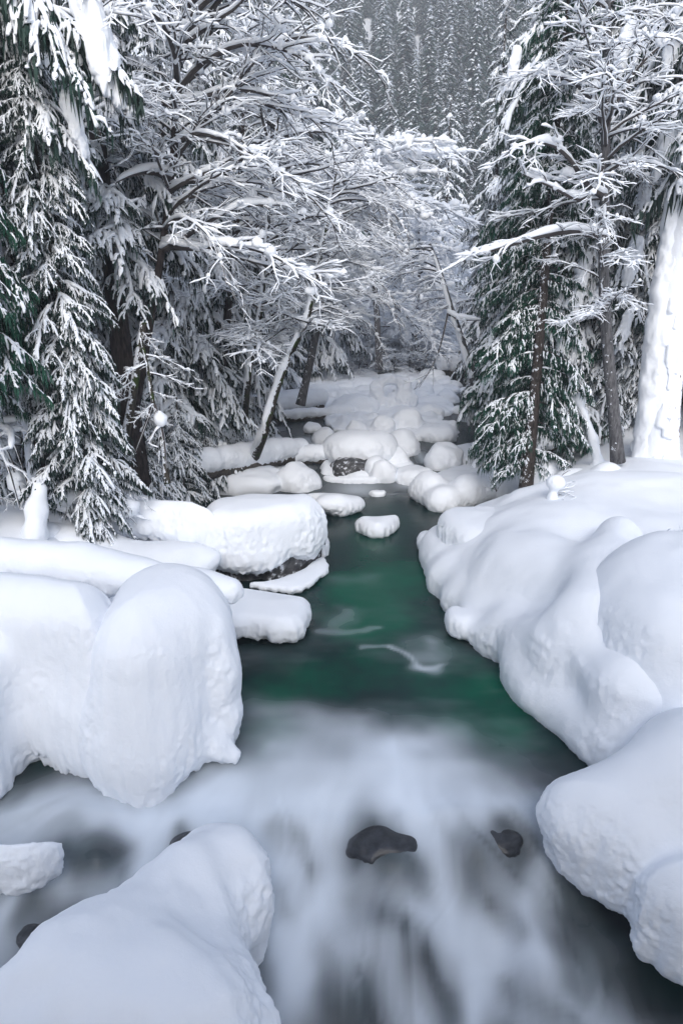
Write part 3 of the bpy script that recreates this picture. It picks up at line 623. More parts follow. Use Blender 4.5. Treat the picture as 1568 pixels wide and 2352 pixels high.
UP = [(876, 1106, 66, 48, 'snow lump joined to the right flank of the rock-faced midstream boulder'), (907, 1074, 74, 46, 'rounded snow boulder directly behind the low rock right of the rock-faced one'),
      (926, 1044, 78, 58, 'tall rounded snow boulder at the left edge of the right-hand channel'), (826, 1030, 112, 40, 'broad snow mound right behind the domed cap of the rock-faced boulder'),
      (872, 1001, 54, 46, 'upright rounded snow boulder in the middle of the upstream cluster'), (822, 1000, 44, 32, 'box-shaped snow block beside the upright rounded boulder upstream'),
      (742, 1018, 62, 36, 'low snow boulder standing in the left channel behind the short bridging log'), (720, 993, 40, 24, 'small pointed snow-topped rock alone in the far left channel'),
      (934, 996, 86, 60, 'large drooping snow boulder with a dark hollow beneath, far right of the cluster'), (1003, 1014, 98, 40, 'flat-topped snow slab above the right-hand dark channel'),
      (812, 954, 118, 46, 'long smooth snow mound left of the upturned root disc'), (776, 924, 70, 30, 'snow mound at the far left beside the dark log'),
      (986, 958, 64, 30, 'snow hump right of the upturned root disc'), (1054, 949, 30, 17, 'small snow-topped stone where the far channel narrows'), (968, 915, 52, 18, 'low snow hump behind the upturned root disc, to its right'),
      (1026, 924, 60, 28, 'snow hump on the left side of the far narrow channel'), (1078, 968, 44, 24, 'snow-covered stone under the tip of the green conifer boughs'), (1010, 1060, 70, 30, 'rounded snow boulder at the water edge of the right shore mound'),
      (664, 945, 60, 22, 'snow-topped stone below the dark far left log'), (1068, 900, 34, 12, 'little snowy stone in the far bend of the channel')]
for t in UP: px_boulder(*t[:4], t[4])
GEN = 'small rounded snow-covered rock, one of many crowding the far end of the creek'
rg = np.random.default_rng(21)
for i in range(46):
    v = rg.uniform(853, 912); px_boulder(rg.uniform(660, 1040), v, rg.uniform(22, 54) * (1 + (v - 852) / 60), rg.uniform(10, 22) * (1 + (v - 852) / 90), GEN, group='snowy rocks at the far end of the creek')
# upturned root disc with a hole in it
rc = Wg(905, 944) + (0, .4, 0); ra = []
for k in range(11):
    a0, a1 = k * 2 * math.pi / 11, (k + 1) * 2 * math.pi / 11
    pt = lambda a: rc + (.58 * math.cos(a) - .12, .10 * math.sin(a), .66 + .50 * math.sin(a))
    w_ = .27 if math.sin(a0) < .3 else .20
    ra.append(cap(pt(a0), pt(a1), w_, w_, .08))
ra += [ell(rc + (.35, .1, .35), (.6, .6, .5), .15), ell(rc + (-.1, .1, .1), (.7, .5, .28), .15)]
snow_thing('root_disc', 'upturned root disc crusted with snow, with a hole through it, in the upstream cluster', 'root disc', ra, .04, lump=.13, lumps=.25, rough=.08, rscale=.14,
    cut=[cap(rc + (-.13, -1.4, .84), rc + (-.13, 1.2, .60), .15, .13, .05)])
tag(link('midstream_snow_bar', sdf_mesh('midstream_snow_bar', [], .05, SNOW)), kind='structure') if False else None

# fallen logs: bark below, snow above
def snow_log(a, b, r, s, label, ends=.85, over=0.0, h=.04, icicle=.08, bark=None):
    a, b = np.asarray(a, float), np.asarray(b, float)
    t = tag(empty('fallen_log', (a + b) / 2), label, 'log')
    link('trunk', rel(t, sdf_mesh('trunk', [cap(a, b, r, r * ends)], min(h, r / 3), bark or BARK_LOG, lump=.02, lumps=.4, rough=.015)), t)
    d = b - a; L = np.linalg.norm(d); n = max(2, int(L / .55)); pr = []
    rg = np.random.default_rng(int(abs(a[0] * 100 + b[1] * 10)))
    for i in range(n):
        p, q = a + d * (i / n), a + d * ((i + 1) / n); k = s * rg.uniform(.85, 1.15)
        rr = r * .55 + k * .5
        pr.append(cap(p + (0, 0, r * .45 + k * .45), q + (0, 0, r * .45 + k * .45), rr, rr * rg.uniform(.9, 1.05), .1))
    link('snow_cover', rel(t, sdf_mesh('snow_cover', pr, h, SNOW, lump=.03, rough=.03, drip=icicle)), t)
    return t
snow_log(W(240, 1122, .95), W(690, 1045, .45), .24, .34, 'long fallen log with dark bark showing under its snow, left bank below the leaning alder')
snow_log(W(400, 1035, .95), W(600, 1015, .75), .18, .35, 'short snow-laden log behind the long fallen log, mossy on its underside', bark=BARK_MOSS)
snow_log(Wg(560, 955, .25), Wg(735, 930, .3), .22, .5, 'log with dark bark lying across the far left shallows')
snow_log(Wg(640, 962, .12), Wg(800, 952, .12), .12, .25, 'thin snow-topped log hung with small icicles over the upstream water')
snow_log(Wg(655, 1060, .2), Wg(770, 1052, .2), .13, .30, 'short log bridging the side channel beside the rock-faced boulder')
snow_log(Wg(1020, 852, .3), Wg(1100, 850, .35), .35, .5, 'broad dark log under deep snow spanning the creek at its far bend')
snow_log(W(1200, 1040, 1.0), W(1420, 985, 1.6), .16, .4, 'snow-buried log rising to the right behind the grey alder')
# ------------------------------------------------------------------ vegetation: shared mesh library
class TB:
    """collects tube and leaf geometry into vertex / face lists"""
    def __init__(s): s.V = []; s.Q = []; s.T = []; s.qm = []; s.tm = []; s.n = 0
    def ring_tube(s, pts, prof, mi=0, close=True):
        """pts (k,3); prof (k,m,3) offsets"""
        k, m = prof.shape[:2]
        s.V.append((pts[:, None, :] + prof).reshape(-1, 3)); b = s.n; s.n += k * m
        i = np.arange(k * m).reshape(k, m) + b; j = np.roll(i, -1, 1)
        q = np.stack([i[:-1], j[:-1], j[1:], i[1:]], -1).reshape(-1, 4)
        s.Q.append(q); s.qm.append(np.full(len(q), mi))
        if close and m > 2:
            for row in (i[0][::-1], i[-1]):
                t = np.stack([np.full(m - 2, row[0]), row[1:-1], row[2:]], -1); s.T.append(t); s.tm.append(np.full(m - 2, mi))
    def tris(s, P, mi=0):
        P = np.asarray(P, float).reshape(-1, 3, 3); b = s.n; s.V.append(P.reshape(-1, 3)); s.n += 3 * len(P)
        s.T.append(np.arange(3 * len(P)).reshape(-1, 3) + b); s.tm.append(np.full(len(P), mi))
    def wood(s, pts, rad, sides, mi=0):
        pts = np.asarray(pts, float); tg = np.gradient(pts, axis=0); tg /= np.linalg.norm(tg, axis=1, keepdims=True) + 1e-9
        ref = np.where(np.abs(tg[:, 2:3]) > .9, np.array([[1., 0, 0]]), np.array([[0, 0, 1.]]))
        a = np.cross(tg, ref); a /= np.linalg.norm(a, axis=1, keepdims=True) + 1e-9; b = np.cross(a, tg)
        th = np.linspace(0, 2 * np.pi, sides, endpoint=False)
        pr = (a[:, None] * np.cos(th)[None, :, None] + b[:, None] * np.sin(th)[None, :, None]) * np.asarray(rad)[:, None, None]
        s.ring_tube(pts, pr, mi)
    def snow(s, pts, w, t, mi=0, lift=None):
        """snow lying on a branch: width w, depth t per point, domed on top and hollow below"""
        pts = np.asarray(pts, float); tg = np.gradient(pts, axis=0); tg[:, 2] *= .5
        side = np.stack([-tg[:, 1], tg[:, 0], tg[:, 0] * 0], -1); L = np.linalg.norm(side, axis=1, keepdims=True)
        side = np.where(L > 1e-6, side / np.maximum(L, 1e-6), np.array([[1., 0, 0]]))
        up = np.array([[0, 0, 1.]])
        sh = [(-1, .05), (-.72, .72), (0, 1.0), (.72, .72), (1, .05), (0, -.18)]
        pr = np.stack([side * (a * w)[:, None] + up * (b * t)[:, None] for a, b in sh], 1)
        p = pts if lift is None else pts + up * np.asarray(lift)[:, None]
        s.ring_tube(p, pr, mi)
    def blob(s, c, rad, rg, mi=0, nu=8, nv=5):
        th = np.linspace(0, 2 * np.pi, nu, endpoint=False); ph = np.linspace(.12, np.pi - .12, nv)
        d = np.stack([np.sin(ph)[:, None] * np.cos(th), np.sin(ph)[:, None] * np.sin(th), np.cos(ph)[:, None] + th * 0], -1)
        off = rg.uniform(0, 40); d = d * (1 + .45 * fbm(d * 1.6 + off, 2))[..., None] * np.asarray(rad)
        s.ring_tube(np.tile(np.asarray(c, float), (nv, 1)), d[::-1], mi)
    def mesh(s, name, mats, smooth=True):
        F = []; mi = []
        if s.Q: F.append(np.concatenate(s.Q)); mi.append(np.concatenate(s.qm))
        if s.T: F.append(np.concatenate(s.T)); mi.append(np.concatenate(s.tm))
        return np_mesh(name, np.concatenate(s.V), F, mats, smooth, np.concatenate(mi))

def resample(pts, n):
    pts = np.asarray(pts, float); d = np.r_[0, np.cumsum(np.linalg.norm(np.diff(pts, axis=0), axis=1))]
    t = np.linspace(0, d[-1], n); out = np.stack([np.interp(t, d, pts[:, k]) for k in range(3)], -1)
    return out
def smooth_line(pts, n):
    p = np.asarray(pts, float)
    for _ in range(2):
        q = np.stack([.75 * p[:-1] + .25 * p[1:], .25 * p[:-1] + .75 * p[1:]], 1).reshape(-1, 3); p = np.vstack([p[:1], q, p[-1:]])
    return resample(p, n)

# --- conifer boughs (cedar / hemlock): drooping sprays with fingers of snow
def bough_meshes(seed, L=1.7, droop=.45, load=.7, hang=.6, needle=NEEDLE, blanket=0.0, fine=1.0):
    rg = np.random.default_rng(seed); nb = TB(); sn = TB()
    n = 9; t = np.linspace(0, 1, n)
    yaw = np.cumsum(rg.normal(0, .05, n)); ax = np.stack([L * t * (1 - .12 * droop * t), L * .5 * yaw * t, L * (.10 * t - droop * t ** 1.8)], -1)
    nb.wood(ax, .022 * (1 - t) + .004, 4, 1)
    at = lambda s: np.array([np.interp(s, t, ax[:, k]) for k in range(3)])
    axes = [(ax, np.array([1., 0, 0]), L)]
    for q in range(7):                    # secondary boughlets fan out and sag
        s0 = rg.uniform(.10, .72); sg = 1 if q % 2 else -1; l2 = L * rg.uniform(.24, .46) * (1.15 - .6 * s0); a2 = sg * rg.uniform(.45, 1.15)
        d2 = np.array([math.cos(a2), math.sin(a2), 0]); v = np.linspace(0, 1, 6); g2 = rg.uniform(.5, 1.1)
        p2 = at(s0) + d2 * (l2 * v * (1 - .2 * v * g2))[:, None]; p2[:, 2] -= l2 * g2 * droop * 1.3 * v ** 1.7
        nb.wood(p2, .010 * (1 - v) + .003, 3, 1); axes.append((p2, d2, l2))
        w2 = (.022 + .03 * load) * fine ** .8 * np.clip(rg.uniform(.3, 1.5, 6), .3, 1.3) * np.array([.6, 1, 1, 1, .8, .35])
        if rg.random() < load: sn.snow(p2, w2, w2 * 1.35, 0)
    nbr = int(74 * L / 1.7 / fine)
    for i in range(nbr):
        A_, dA, LA = axes[0] if rg.random() < .38 else axes[rg.integers(1, len(axes))]
        s = rg.uniform(.08, 1.0); na = len(A_); p0 = np.array([np.interp(s * (na - 1), np.arange(na), A_[:, c]) for c in range(3)])
        a1 = math.atan2(dA[1], dA[0]) + rg.choice([-1, 1]) * rg.uniform(.25, 1.35) * (1 - .6 * (s > .9)); d = np.array([math.cos(a1), math.sin(a1), 0])
        l = L * rg.uniform(.07, .21) * (1.25 - .5 * s) * fine; u = np.linspace(0, 1, 5)
        hg = hang * rg.uniform(.6, 1.5)
        pts = p0 + d * (l * u * (1 - .25 * u * hg))[:, None]; pts[:, 2] += l * (.05 * u - hg * u ** 1.6)
        # needle spray: narrow leaflets on both sides, hanging
        sd = np.array([-d[1], d[0], 0]); P = []
        for j in range(1, 5):
            for k in range(1):
                w0 = pts[j - 1] * (1 - k * .5) + pts[j] * (k * .5); tg = pts[j] - pts[j - 1]
                for q in (-1, 1):
                    ln = l * rg.uniform(.32, .55) * (1.15 - .4 * u[j]); e = tg * rg.uniform(.6, 1.2) / (np.linalg.norm(tg) + 1e-9) * ln * .75 + sd * q * ln * .55
                    e[2] -= ln * rg.uniform(.35, .9) * hang
                    wv = np.cross(e, [0, 0, 1]); wv = wv / (np.linalg.norm(wv) + 1e-9) * ln * rg.uniform(.13, .2) + np.array([0, 0, ln * .07])
                    P.append([w0 - wv * .6, w0 + wv, w0 + e])
        nb.tris(P, 0)
        # strips hanging straight below the branchlet
        P = []
        for j in range(1, 5):
            for _ in range(1):
                w0 = pts[j] + rg.normal(0, .012, 3); ln = rg.uniform(.05, .13) * (L / 1.7) * (.6 + hang)
                a = rg.uniform(0, 6.28); wv = np.array([math.cos(a), math.sin(a), 0]) * rg.uniform(.010, .018)
                P.append([w0 - wv, w0 + wv, w0 + np.array([rg.normal(0, .02), rg.normal(0, .02), -ln])])
        nb.tris(P, 0)
        if rg.random() < load:
            a0 = rg.uniform(0, .25); q = 1.7 / L
            for c in range(rg.integers(1, 3)):      # broken clumps along the branchlet
                a1 = a0 + rg.uniform(.4, .95); m = 4
                if a0 > .9: break
                uu = np.linspace(a0, min(a1, 1.05), m); ps = np.stack([np.interp(uu, u, pts[:, k]) for k in range(3)], -1) + rg.normal(0, .006, (m, 3))
                env = np.array([.55, 1, 1.0, .45]) * rg.uniform(.7, 1.3, m) * rg.uniform(.7, 1.25) * fine ** .7
                sn.snow(ps, rg.uniform(.020, .046) * env, rg.uniform(.026, .060) * env, 0, np.full(m, .004))
                a0 = a1 + rg.uniform(-.05, .12)
    # snow along the axis
    k = 16; s = np.linspace(.02, .98, k); ps = np.stack([at(x) for x in s])
    env = (np.clip(1.5 * fbm(np.stack([s * 7, s * 0 + seed * 1.7, s * 0], -1), 2) + .6, .15, 1.4)) * (1 - .45 * s)
    sn.snow(ps, (.035 + .04 * load) * env * fine ** .6, (.05 + .05 * load) * env * fine ** .6, 0)
    for _ in range(int(blanket * 4)):       # pillows of snow bridging several branchlets
        s0 = rg.uniform(.12, .85); m = 8; ss = np.linspace(s0, s0 + rg.uniform(.15, .3), m); ps = np.stack([at(min(x, 1.0)) for x in ss]); ps[:, 1] += rg.normal(0, .10) + np.linspace(0, rg.normal(0, .08), m)
        ps[:, 2] -= np.linspace(0, rg.uniform(.02, .16), m); ps[ss > 1, 2] -= (ss[ss > 1] - 1) * .8
        env = np.sin(np.pi * np.linspace(.07, .93, m)) ** .6 * rg.uniform(.75, 1.3, m); w = rg.uniform(.05, .095)
        sn.snow(ps, w * env, w * 1.1 * env, 0)
    return nb.mesh('bough', [needle, TWIG], False), sn.mesh('snow_load', [SNOW_TREE])
BG = {'green': [bough_meshes(100 + i, 1.8, .45 + .15 * (i % 3), .62, 1.1, NEEDLE) for i in range(6)],
      'snowy': [bough_meshes(200 + i, 1.8, .52 + .16 * (i % 3), 1.0, 1.0, NEEDLE_DARK, .6 * (i % 2)) for i in range(6)],
      'heavy': [bough_meshes(300 + i, 1.8, .65 + .18 * (i % 3), .95, 1.1, NEEDLE_DARK, 2.2) for i in range(5)]}
BG['finegreen'] = [bough_meshes(500 + i, 1.8, .5 + .15 * (i % 3), .55, 1.2, NEEDLE, 0, .55) for i in range(6)]
BG['finesnow'] = [bough_meshes(520 + i, 1.8, .6 + .16 * (i % 3), .9, 1.15, NEEDLE_DARK, .6 * (i % 2), .58) for i in range(6)]
BG['mixed'] = BG['green'][:4] + BG['snowy'][:4]
BG['loaded'] = BG['snowy'] + BG['heavy']

def trunk_mesh(name, pts, r0, r1, mat, n=26, sides=12, flare=.35, wob=.06, origin=None):
    P = smooth_line(pts, n); t = np.linspace(0, 1, n)
    rad = (r0 * (1 - t) + r1 * t) * (1 + flare * np.exp(-t * 18)); tb = TB()
    rad = rad * (1 + wob * fbm(np.stack([t * 9, t * 0 + r0 * 50, t * 0], -1), 2))
    tb.wood(P - (0 if origin is None else origin), rad, sides)
    return tb.mesh(name, [mat])

CON = 'snow-laden conifers along the creek'
def conifer(u, y, H, label, kind='mixed', crown=(.12, 1.0), rad=1.7, bark=BARK, nb=80, r0=.17, lean=(0, 0), group=CON, seed=0, cat='conifer', face=None, vbase=None, name='conifer_tree', pw=.85, avoid=None, gap=.9):
    """tree rooted on the ground under photo column u at distance y"""
    H = min(H, 7.5 + .36 * y); pw = min(pw, .5)
    x = (u - 784) / FPX * (y * CP + 3.6 * SP); z = gz(x, y) - .1
    rg = np.random.default_rng(seed + int(u * 3 + y * 31)); root = empty(name, (x, y, z)); tag(root, label, cat, group)
    top = np.array([lean[0] * H, lean[1] * H, H])
    link('trunk', trunk_mesh('trunk', [(0, 0, 0), tuple(top * .3 + (rg.normal(0, .04), 0, 0)), tuple(top * .65), tuple(top)], r0, .02, bark), root)
    lib = BG[kind]; a = rg.uniform(0, 6.28)
    for i in range(nb):
        f = crown[0] + (crown[1] - crown[0]) * (i + .5) / nb; q = (f - crown[0]) / (crown[1] - crown[0])
        a += 2.399 + rg.normal(0, .25)
        if face is not None and rg.random() < .55:      # fuller on the open, lit side
            a = face + rg.normal(0, .8)
        if avoid is not None and f < avoid and abs((a - math.atan2(-y, -x) + math.pi) % (2 * math.pi) - math.pi) < gap and rg.random() < .9: continue
        l = rad * ((1 - q) ** pw * .93 + .10) * rg.uniform(.75, 1.2)
        if q < .12: l *= .65 + 2.5 * q
        nm, sm = lib[rg.integers(len(lib))]; p = top * f
        s = l / 1.8; s3 = (s, s * rg.uniform(.85, 1.15), s * rg.uniform(.8, 1.25))
        b = link('bough', nm, root, p, a, s3); link('snow_load', sm, b)
    return root

# --- bare deciduous limbs with snow on every twig
def grow(rg, p, d, L, n, curl=.16, grav=-.04, up=0.0):
    P = [np.array(p, float)]; d = np.array(d, float); d /= np.linalg.norm(d)
    for i in range(n):
        d = d + rg.normal(0, curl, 3) * (1, 1, .7); d[2] += grav + up; d /= np.linalg.norm(d); P.append(P[-1] + d * L / n)
    return np.array(P)
def limb_geo(wd, sn, rg, main, r0, depth=2, snowf=1.0, dens=1.0, skip=.0, fan=.9):
    n = len(main); t = np.linspace(0, 1, n); L = np.linalg.norm(np.diff(main, axis=0), axis=1).sum()
    rad = r0 * (1 - .85 * t) + .003
    tg = np.gradient(main, axis=0); tg /= np.linalg.norm(tg, axis=1, keepdims=True)
    flat = np.clip(1.15 - np.abs(tg[:, 2]) * 1.2, .12, 1)
    lum = np.clip(.8 + .7 * fbm(np.stack([t * L * 4.5, t * 0 + r0 * 300, t * 0 + L * 3], -1), 2), .35, 1.5)
    dp = (.034 + rad * 1.0 * (r0 > .02)) * lum * flat * snowf
    dp[-1] *= .6
    if depth == 0 and rg.random() < (.7 if snowf < 1.8 else .97):     # hoar and snow all round the finest twigs
        sn.wood(main + np.array([0, 0, .004]), np.minimum(rad + dp * .42, .022 if snowf < 1.8 else .034) * np.linspace(1, .5, n), 4); return
    wd.wood(main, rad, 6 if r0 > .03 else 3)
    if rg.random() >= skip: sn.snow(main, rad * .9 + dp * .62, dp * 1.25, 0, rad * .5)
    if depth == 0: return
    nk = max(2, int(dens * L * (5.5 if depth == 2 else 7.5)))
    for i in range(nk):
        s = rg.uniform(.12 if depth == 2 else .06, 1.0); k = min(int(s * (n - 1)), n - 2); p = main[k] + (main[k + 1] - main[k]) * (s * (n - 1) - k)
        d = tg[k] * rg.uniform(.5, 1.0); sd = np.cross(d, [0, 0, 1]); sd /= np.linalg.norm(sd) + 1e-9
        d = d + sd * rg.choice([-1, 1]) * rg.uniform(.35, 1.0) * fan + np.array([0, 0, rg.uniform(-.30, .38)])
        if rg.random() < (.30 if depth == 2 else .07):
            w = rg.uniform(.03, .075) * snowf; sn.blob(p + np.array([0, 0, w * .6]), (w * rg.uniform(.9, 1.6), w * rg.uniform(.8, 1.2), w), rg, 0, 6, 4)
        l = L * rg.uniform(.22, .48) * (1.1 - .55 * s) if depth == 2 else rg.uniform(.14, .42) * min(1, L + .3)
        m = 6 if depth == 2 else 4
        limb_geo(wd, sn, rg, grow(rg, p, d, l, m, .16, -.05), min(max(.0065, r0 * .45 * (1 - .5 * s)), .014), depth - 1, snowf, dens, .04, fan)
def limb_lib(seed, pitch, L=2.6, r0=.035, grav=-.035, dens=1.0, snowf=1.0):
    rg = np.random.default_rng(seed); wd, sn = TB(), TB()
    limb_geo(wd, sn, rg, grow(rg, (0, 0, 0), (math.cos(pitch), 0, math.sin(pitch)), L, 11, .10, grav), r0, 2, snowf, dens)
    return wd.mesh('limb', [TWIG]), sn.mesh('snow_cover', [SNOW_TREE])
LB = {'flat': [limb_lib(400 + i, R(8)) for i in range(4)], 'up': [limb_lib(420 + i, R(40), grav=-.06) for i in range(4)],
      'droop': [limb_lib(440 + i, R(-12), grav=-.05) for i in range(4)], 'arch': [limb_lib(460 + i, R(30), 3.0, .04, -.13) for i in range(4)],
      'steep': [limb_lib(480 + i, R(65), 2.2, .03, -.02) for i in range(3)]}
LB['frost'] = [limb_lib(500 + i, R((5, 25, 45, 12, -5)[i]), grav=-.05, snowf=1.9, dens=1.25) for i in range(5)]
MAPLE = 'snow-covered bare trees by the creek'
def deciduous(pts, r0, r1, label, limbs, bark=BARK_ALDER, group=MAPLE, cat='tree', name='bare_tree', sf=1.0, seed=0, trunk_snow=True, cling=0.0):
    """pts: trunk in world space; limbs: list of (t0, t1, count, classes, heading, spread, length0, length1)"""
    pts = [np.asarray(p, float) for p in pts]; o = pts[0]; root = empty(name, o); tag(root, label, cat, group)
    link('trunk', trunk_mesh('trunk', pts, r0, r1, bark, 30, 10, .25, .08, o), root)
    P = smooth_line(pts, 40) - o; rg = np.random.default_rng(seed + int(abs(o[0] * 100) + o[1] * 10))
    if trunk_snow:
        tg = np.gradient(P, axis=0); tg /= np.linalg.norm(tg, axis=1, keepdims=True); fl = np.clip(1.25 - np.abs(tg[:, 2]), .03, 1)
        t = np.linspace(0, 1, 40); rr = r0 * (1 - t) + r1 * t; sn = TB()
        lum = np.clip(.7 + 1.1 * fbm(np.stack([t * 14, t * 0 + o[0], t * 0], -1), 2), .12, 1.6)
        up = np.cross(np.cross(tg, [0, 0, 1]), tg) * 1.0
        q = P + up * (rr * .35)[:, None]
        sn.snow(q, (rr * .62) * np.sqrt(lum) * (.5 + fl), (rr * .9 + .03) * lum * fl * sf + rr * .55, 0)
        if cling > 0:                       # snow caked along the upper, stream-away side of a leaning stem
            q = P + np.array([-.45, -.35, .3]) * rr[:, None]; keep = slice(2, 38)
            lw = np.clip(cling * (1 + .35 * fbm(np.stack([t * 22, t * 0 + o[1], t * 0], -1), 2)), .2, 1.6) * rr
            sn.wood(q[keep], lw[keep] * .92, 8)
        link('snow_cover', sn.mesh('snow_cover', [SNOW_TREE]), root)
    for t0, t1, cnt, cls, head, spr, l0, l1 in limbs:
        for i in range(cnt):
            t = t0 + (t1 - t0) * (i + rg.uniform(.1, .9)) / cnt; k = min(int(t * 39), 38); p = P[k] + (P[k + 1] - P[k]) * (t * 39 - k)
            lib = LB[cls[rg.integers(len(cls))]]; wm, sm = lib[rg.integers(len(lib))]
            s = rg.uniform(l0, l1) / 2.6
            b = link('limb', wm, root, p, R(head + rg.uniform(-spr, spr)), (s, s, s * rg.uniform(.9, 1.15))); link('snow_cover', sm, b)
    return root
def hero_limb(root, pts, r0, snowf=1.25, dens=.7, n=14, seed=1, mat=TWIG, tip=True):
    """a limb traced at its own place in the tree, with sub-branches"""
    o = np.array(root.location); rg = np.random.default_rng(seed); wd, sn = TB(), TB()
    main = smooth_line([np.asarray(p, float) for p in pts], n) - o; L = np.linalg.norm(np.diff(main, axis=0), axis=1).sum()
    limb_geo(wd, sn, rg, main, r0, 2 if tip else 0, snowf, dens)
    b = link('limb', wd.mesh('limb', [mat]), root); link('snow_cover', sn.mesh('snow_cover', [SNOW_TREE]), b); return b

# ------------------------------------------------------------------ far hillside forest
def far_conifer(seed, H=18.0, layers=30, snow=.6, k0=11):
    rg = np.random.default_rng(seed); tb = TB()
    tb.wood([(0, 0, -.5), (0, 0, H * .5), (0, 0, H)], [.2, .12, .02], 4, 0)
    for i in range(layers):
        f = (i + rg.uniform(-.4, .4)) / layers; z = H * (.06 + .92 * f); rr = (H * .115) * (1 - f) ** .75 + .15; k = max(4, int(k0 * (1 - .5 * f)))
        a0 = rg.uniform(0, 6.28)
        for j in range(k):
            a = a0 + j * 6.283 / k + rg.normal(0, .25); r = rr * rg.uniform(.5, 1.3); dz = r * rg.uniform(.25, .75); w = r * rg.uniform(.14, .26)
            c, s = math.cos(a), math.sin(a); z1 = z + rg.normal(0, .25); rad = np.array([c, s, 0]); sd = np.array([-s, c, 0])
            o_ = np.array([0, 0, z1]); mid = rad * r * .55 + (0, 0, z1 - dz * .3); tip = rad * r + np.array([0, 0, z1 - dz])
            L_ = mid + sd * w - (0, 0, w * .8); R_ = mid - sd * w - (0, 0, w * .8); t2 = tip - (0, 0, w * 1.2)
            tb.tris([[o_, L_, mid], [o_, mid, R_], [L_, t2, tip], [L_, tip, mid], [mid, tip, R_], [R_, tip, t2]], 0)
            if rg.random() < snow + .2:
                for _ in range(6):
                    q = rg.uniform(.25, 1.02); p = rad * r * q + (0, 0, z1 - dz * q ** 1.3 * .97 + .10) + sd * rg.normal(0, .5) * w
                    g = rg.uniform(.10, .24) * (H / 18) ** .5; A_ = rad * g * rg.uniform(.5, 1.3) - (0, 0, g * rg.uniform(.1, .7)); B_ = sd * g * rg.uniform(.5, 1.0) - (0, 0, g * rg.uniform(-.2, .5))
                    tb.tris([[p - A_, p + B_, p + A_], [p - A_, p + A_, p - B_]], 1)
    return tb.mesh('hillside_conifer', [NEEDLE_DARK, SNOW_TREE], False)
FAR = [far_conifer(600 + i, 18, 36, .55 + .07 * (i % 4), 12) for i in range(7)]
def forest():
    rg = np.random.default_rng(3); pts = []
    for y in np.arange(84, 335, 1.0):
        sp = 3.4 + y * .009
        for _ in range(int(.62 * y / sp ** 2 * 2.0) + 1):
            if rg.random() < .8:
                pts.append((rg.uniform(-.20, .36) * y, y + rg.uniform(-.5, .5)))
    keep = []; cell = {}
    for x, y in pts:
        sp = 2.6 + y * .007; k = (int(x // sp), int(y // sp))
        if any((k[0] + i, k[1] + j) in cell and math.hypot(cell[(k[0] + i, k[1] + j)][0] - x, cell[(k[0] + i, k[1] + j)][1] - y) < sp for i in (-1, 0, 1) for j in (-1, 0, 1)): continue
        cell[k] = (x, y); keep.append((x, y))
    seen = lambda p: -.08 < p[0] / p[1] < .22
    keep.sort(key=lambda p: p[1] + (0 if seen(p) else 120))
    near, rest = keep[:290], keep[290:]
    Zn = terrain(np.array([p[0] for p in keep]), np.array([p[1] for p in keep]))
    for i, (x, y) in enumerate(near):
        s = rg.uniform(.62, 1.25)
        o = link('hillside_conifer', FAR[rg.integers(len(FAR))], None, (x, y, Zn[i]), rg.uniform(0, 6.28), (s, s, s * rg.uniform(.9, 1.2)))
        tag(o, 'dark snow-dusted conifer in the dense forest on the far hillside', 'conifer', 'conifers of the far hillside')
    # the farthest ranks read as one mass
    tb = TB(); V = []; F = []; M = []; n = 0
    small = [far_conifer(700 + i, 16, 11, .55, 6) for i in range(3)]; src = []
    for me in small:
        co = np.empty(len(me.vertices) * 3, np.float32); me.vertices.foreach_get('co', co)
        me.calc_loop_triangles(); tr = np.empty(len(me.loop_triangles) * 3, np.int32); me.loop_triangles.foreach_get('vertices', tr)
        mi = np.empty(len(me.loop_triangles), np.int32); me.loop_triangles.foreach_get('material_index', mi); src.append((co.reshape(-1, 3), tr.reshape(-1, 3), mi))
    for i, (x, y) in enumerate(rest):
        c, t, m = src[i % 3]; s = rg.uniform(.7, 1.3); a = rg.uniform(0, 6.28); ca, sa = math.cos(a) * s, math.sin(a) * s
        V.append(np.stack([c[:, 0] * ca - c[:, 1] * sa + x, c[:, 0] * sa + c[:, 1] * ca + y, c[:, 2] * s + Zn[290 + i]], -1)); F.append(t + n); M.append(m); n += len(c)
    if V:
        tag(link('distant_forest', np_mesh('distant_forest', np.concatenate(V), np.concatenate(F), [NEEDLE_DARK, SNOW_TREE], False, np.concatenate(M))), 'far-off snowy forest covering the upper hillside', 'forest', kind='stuff')
    print('FOREST', len(near), len(rest), n)
forest()

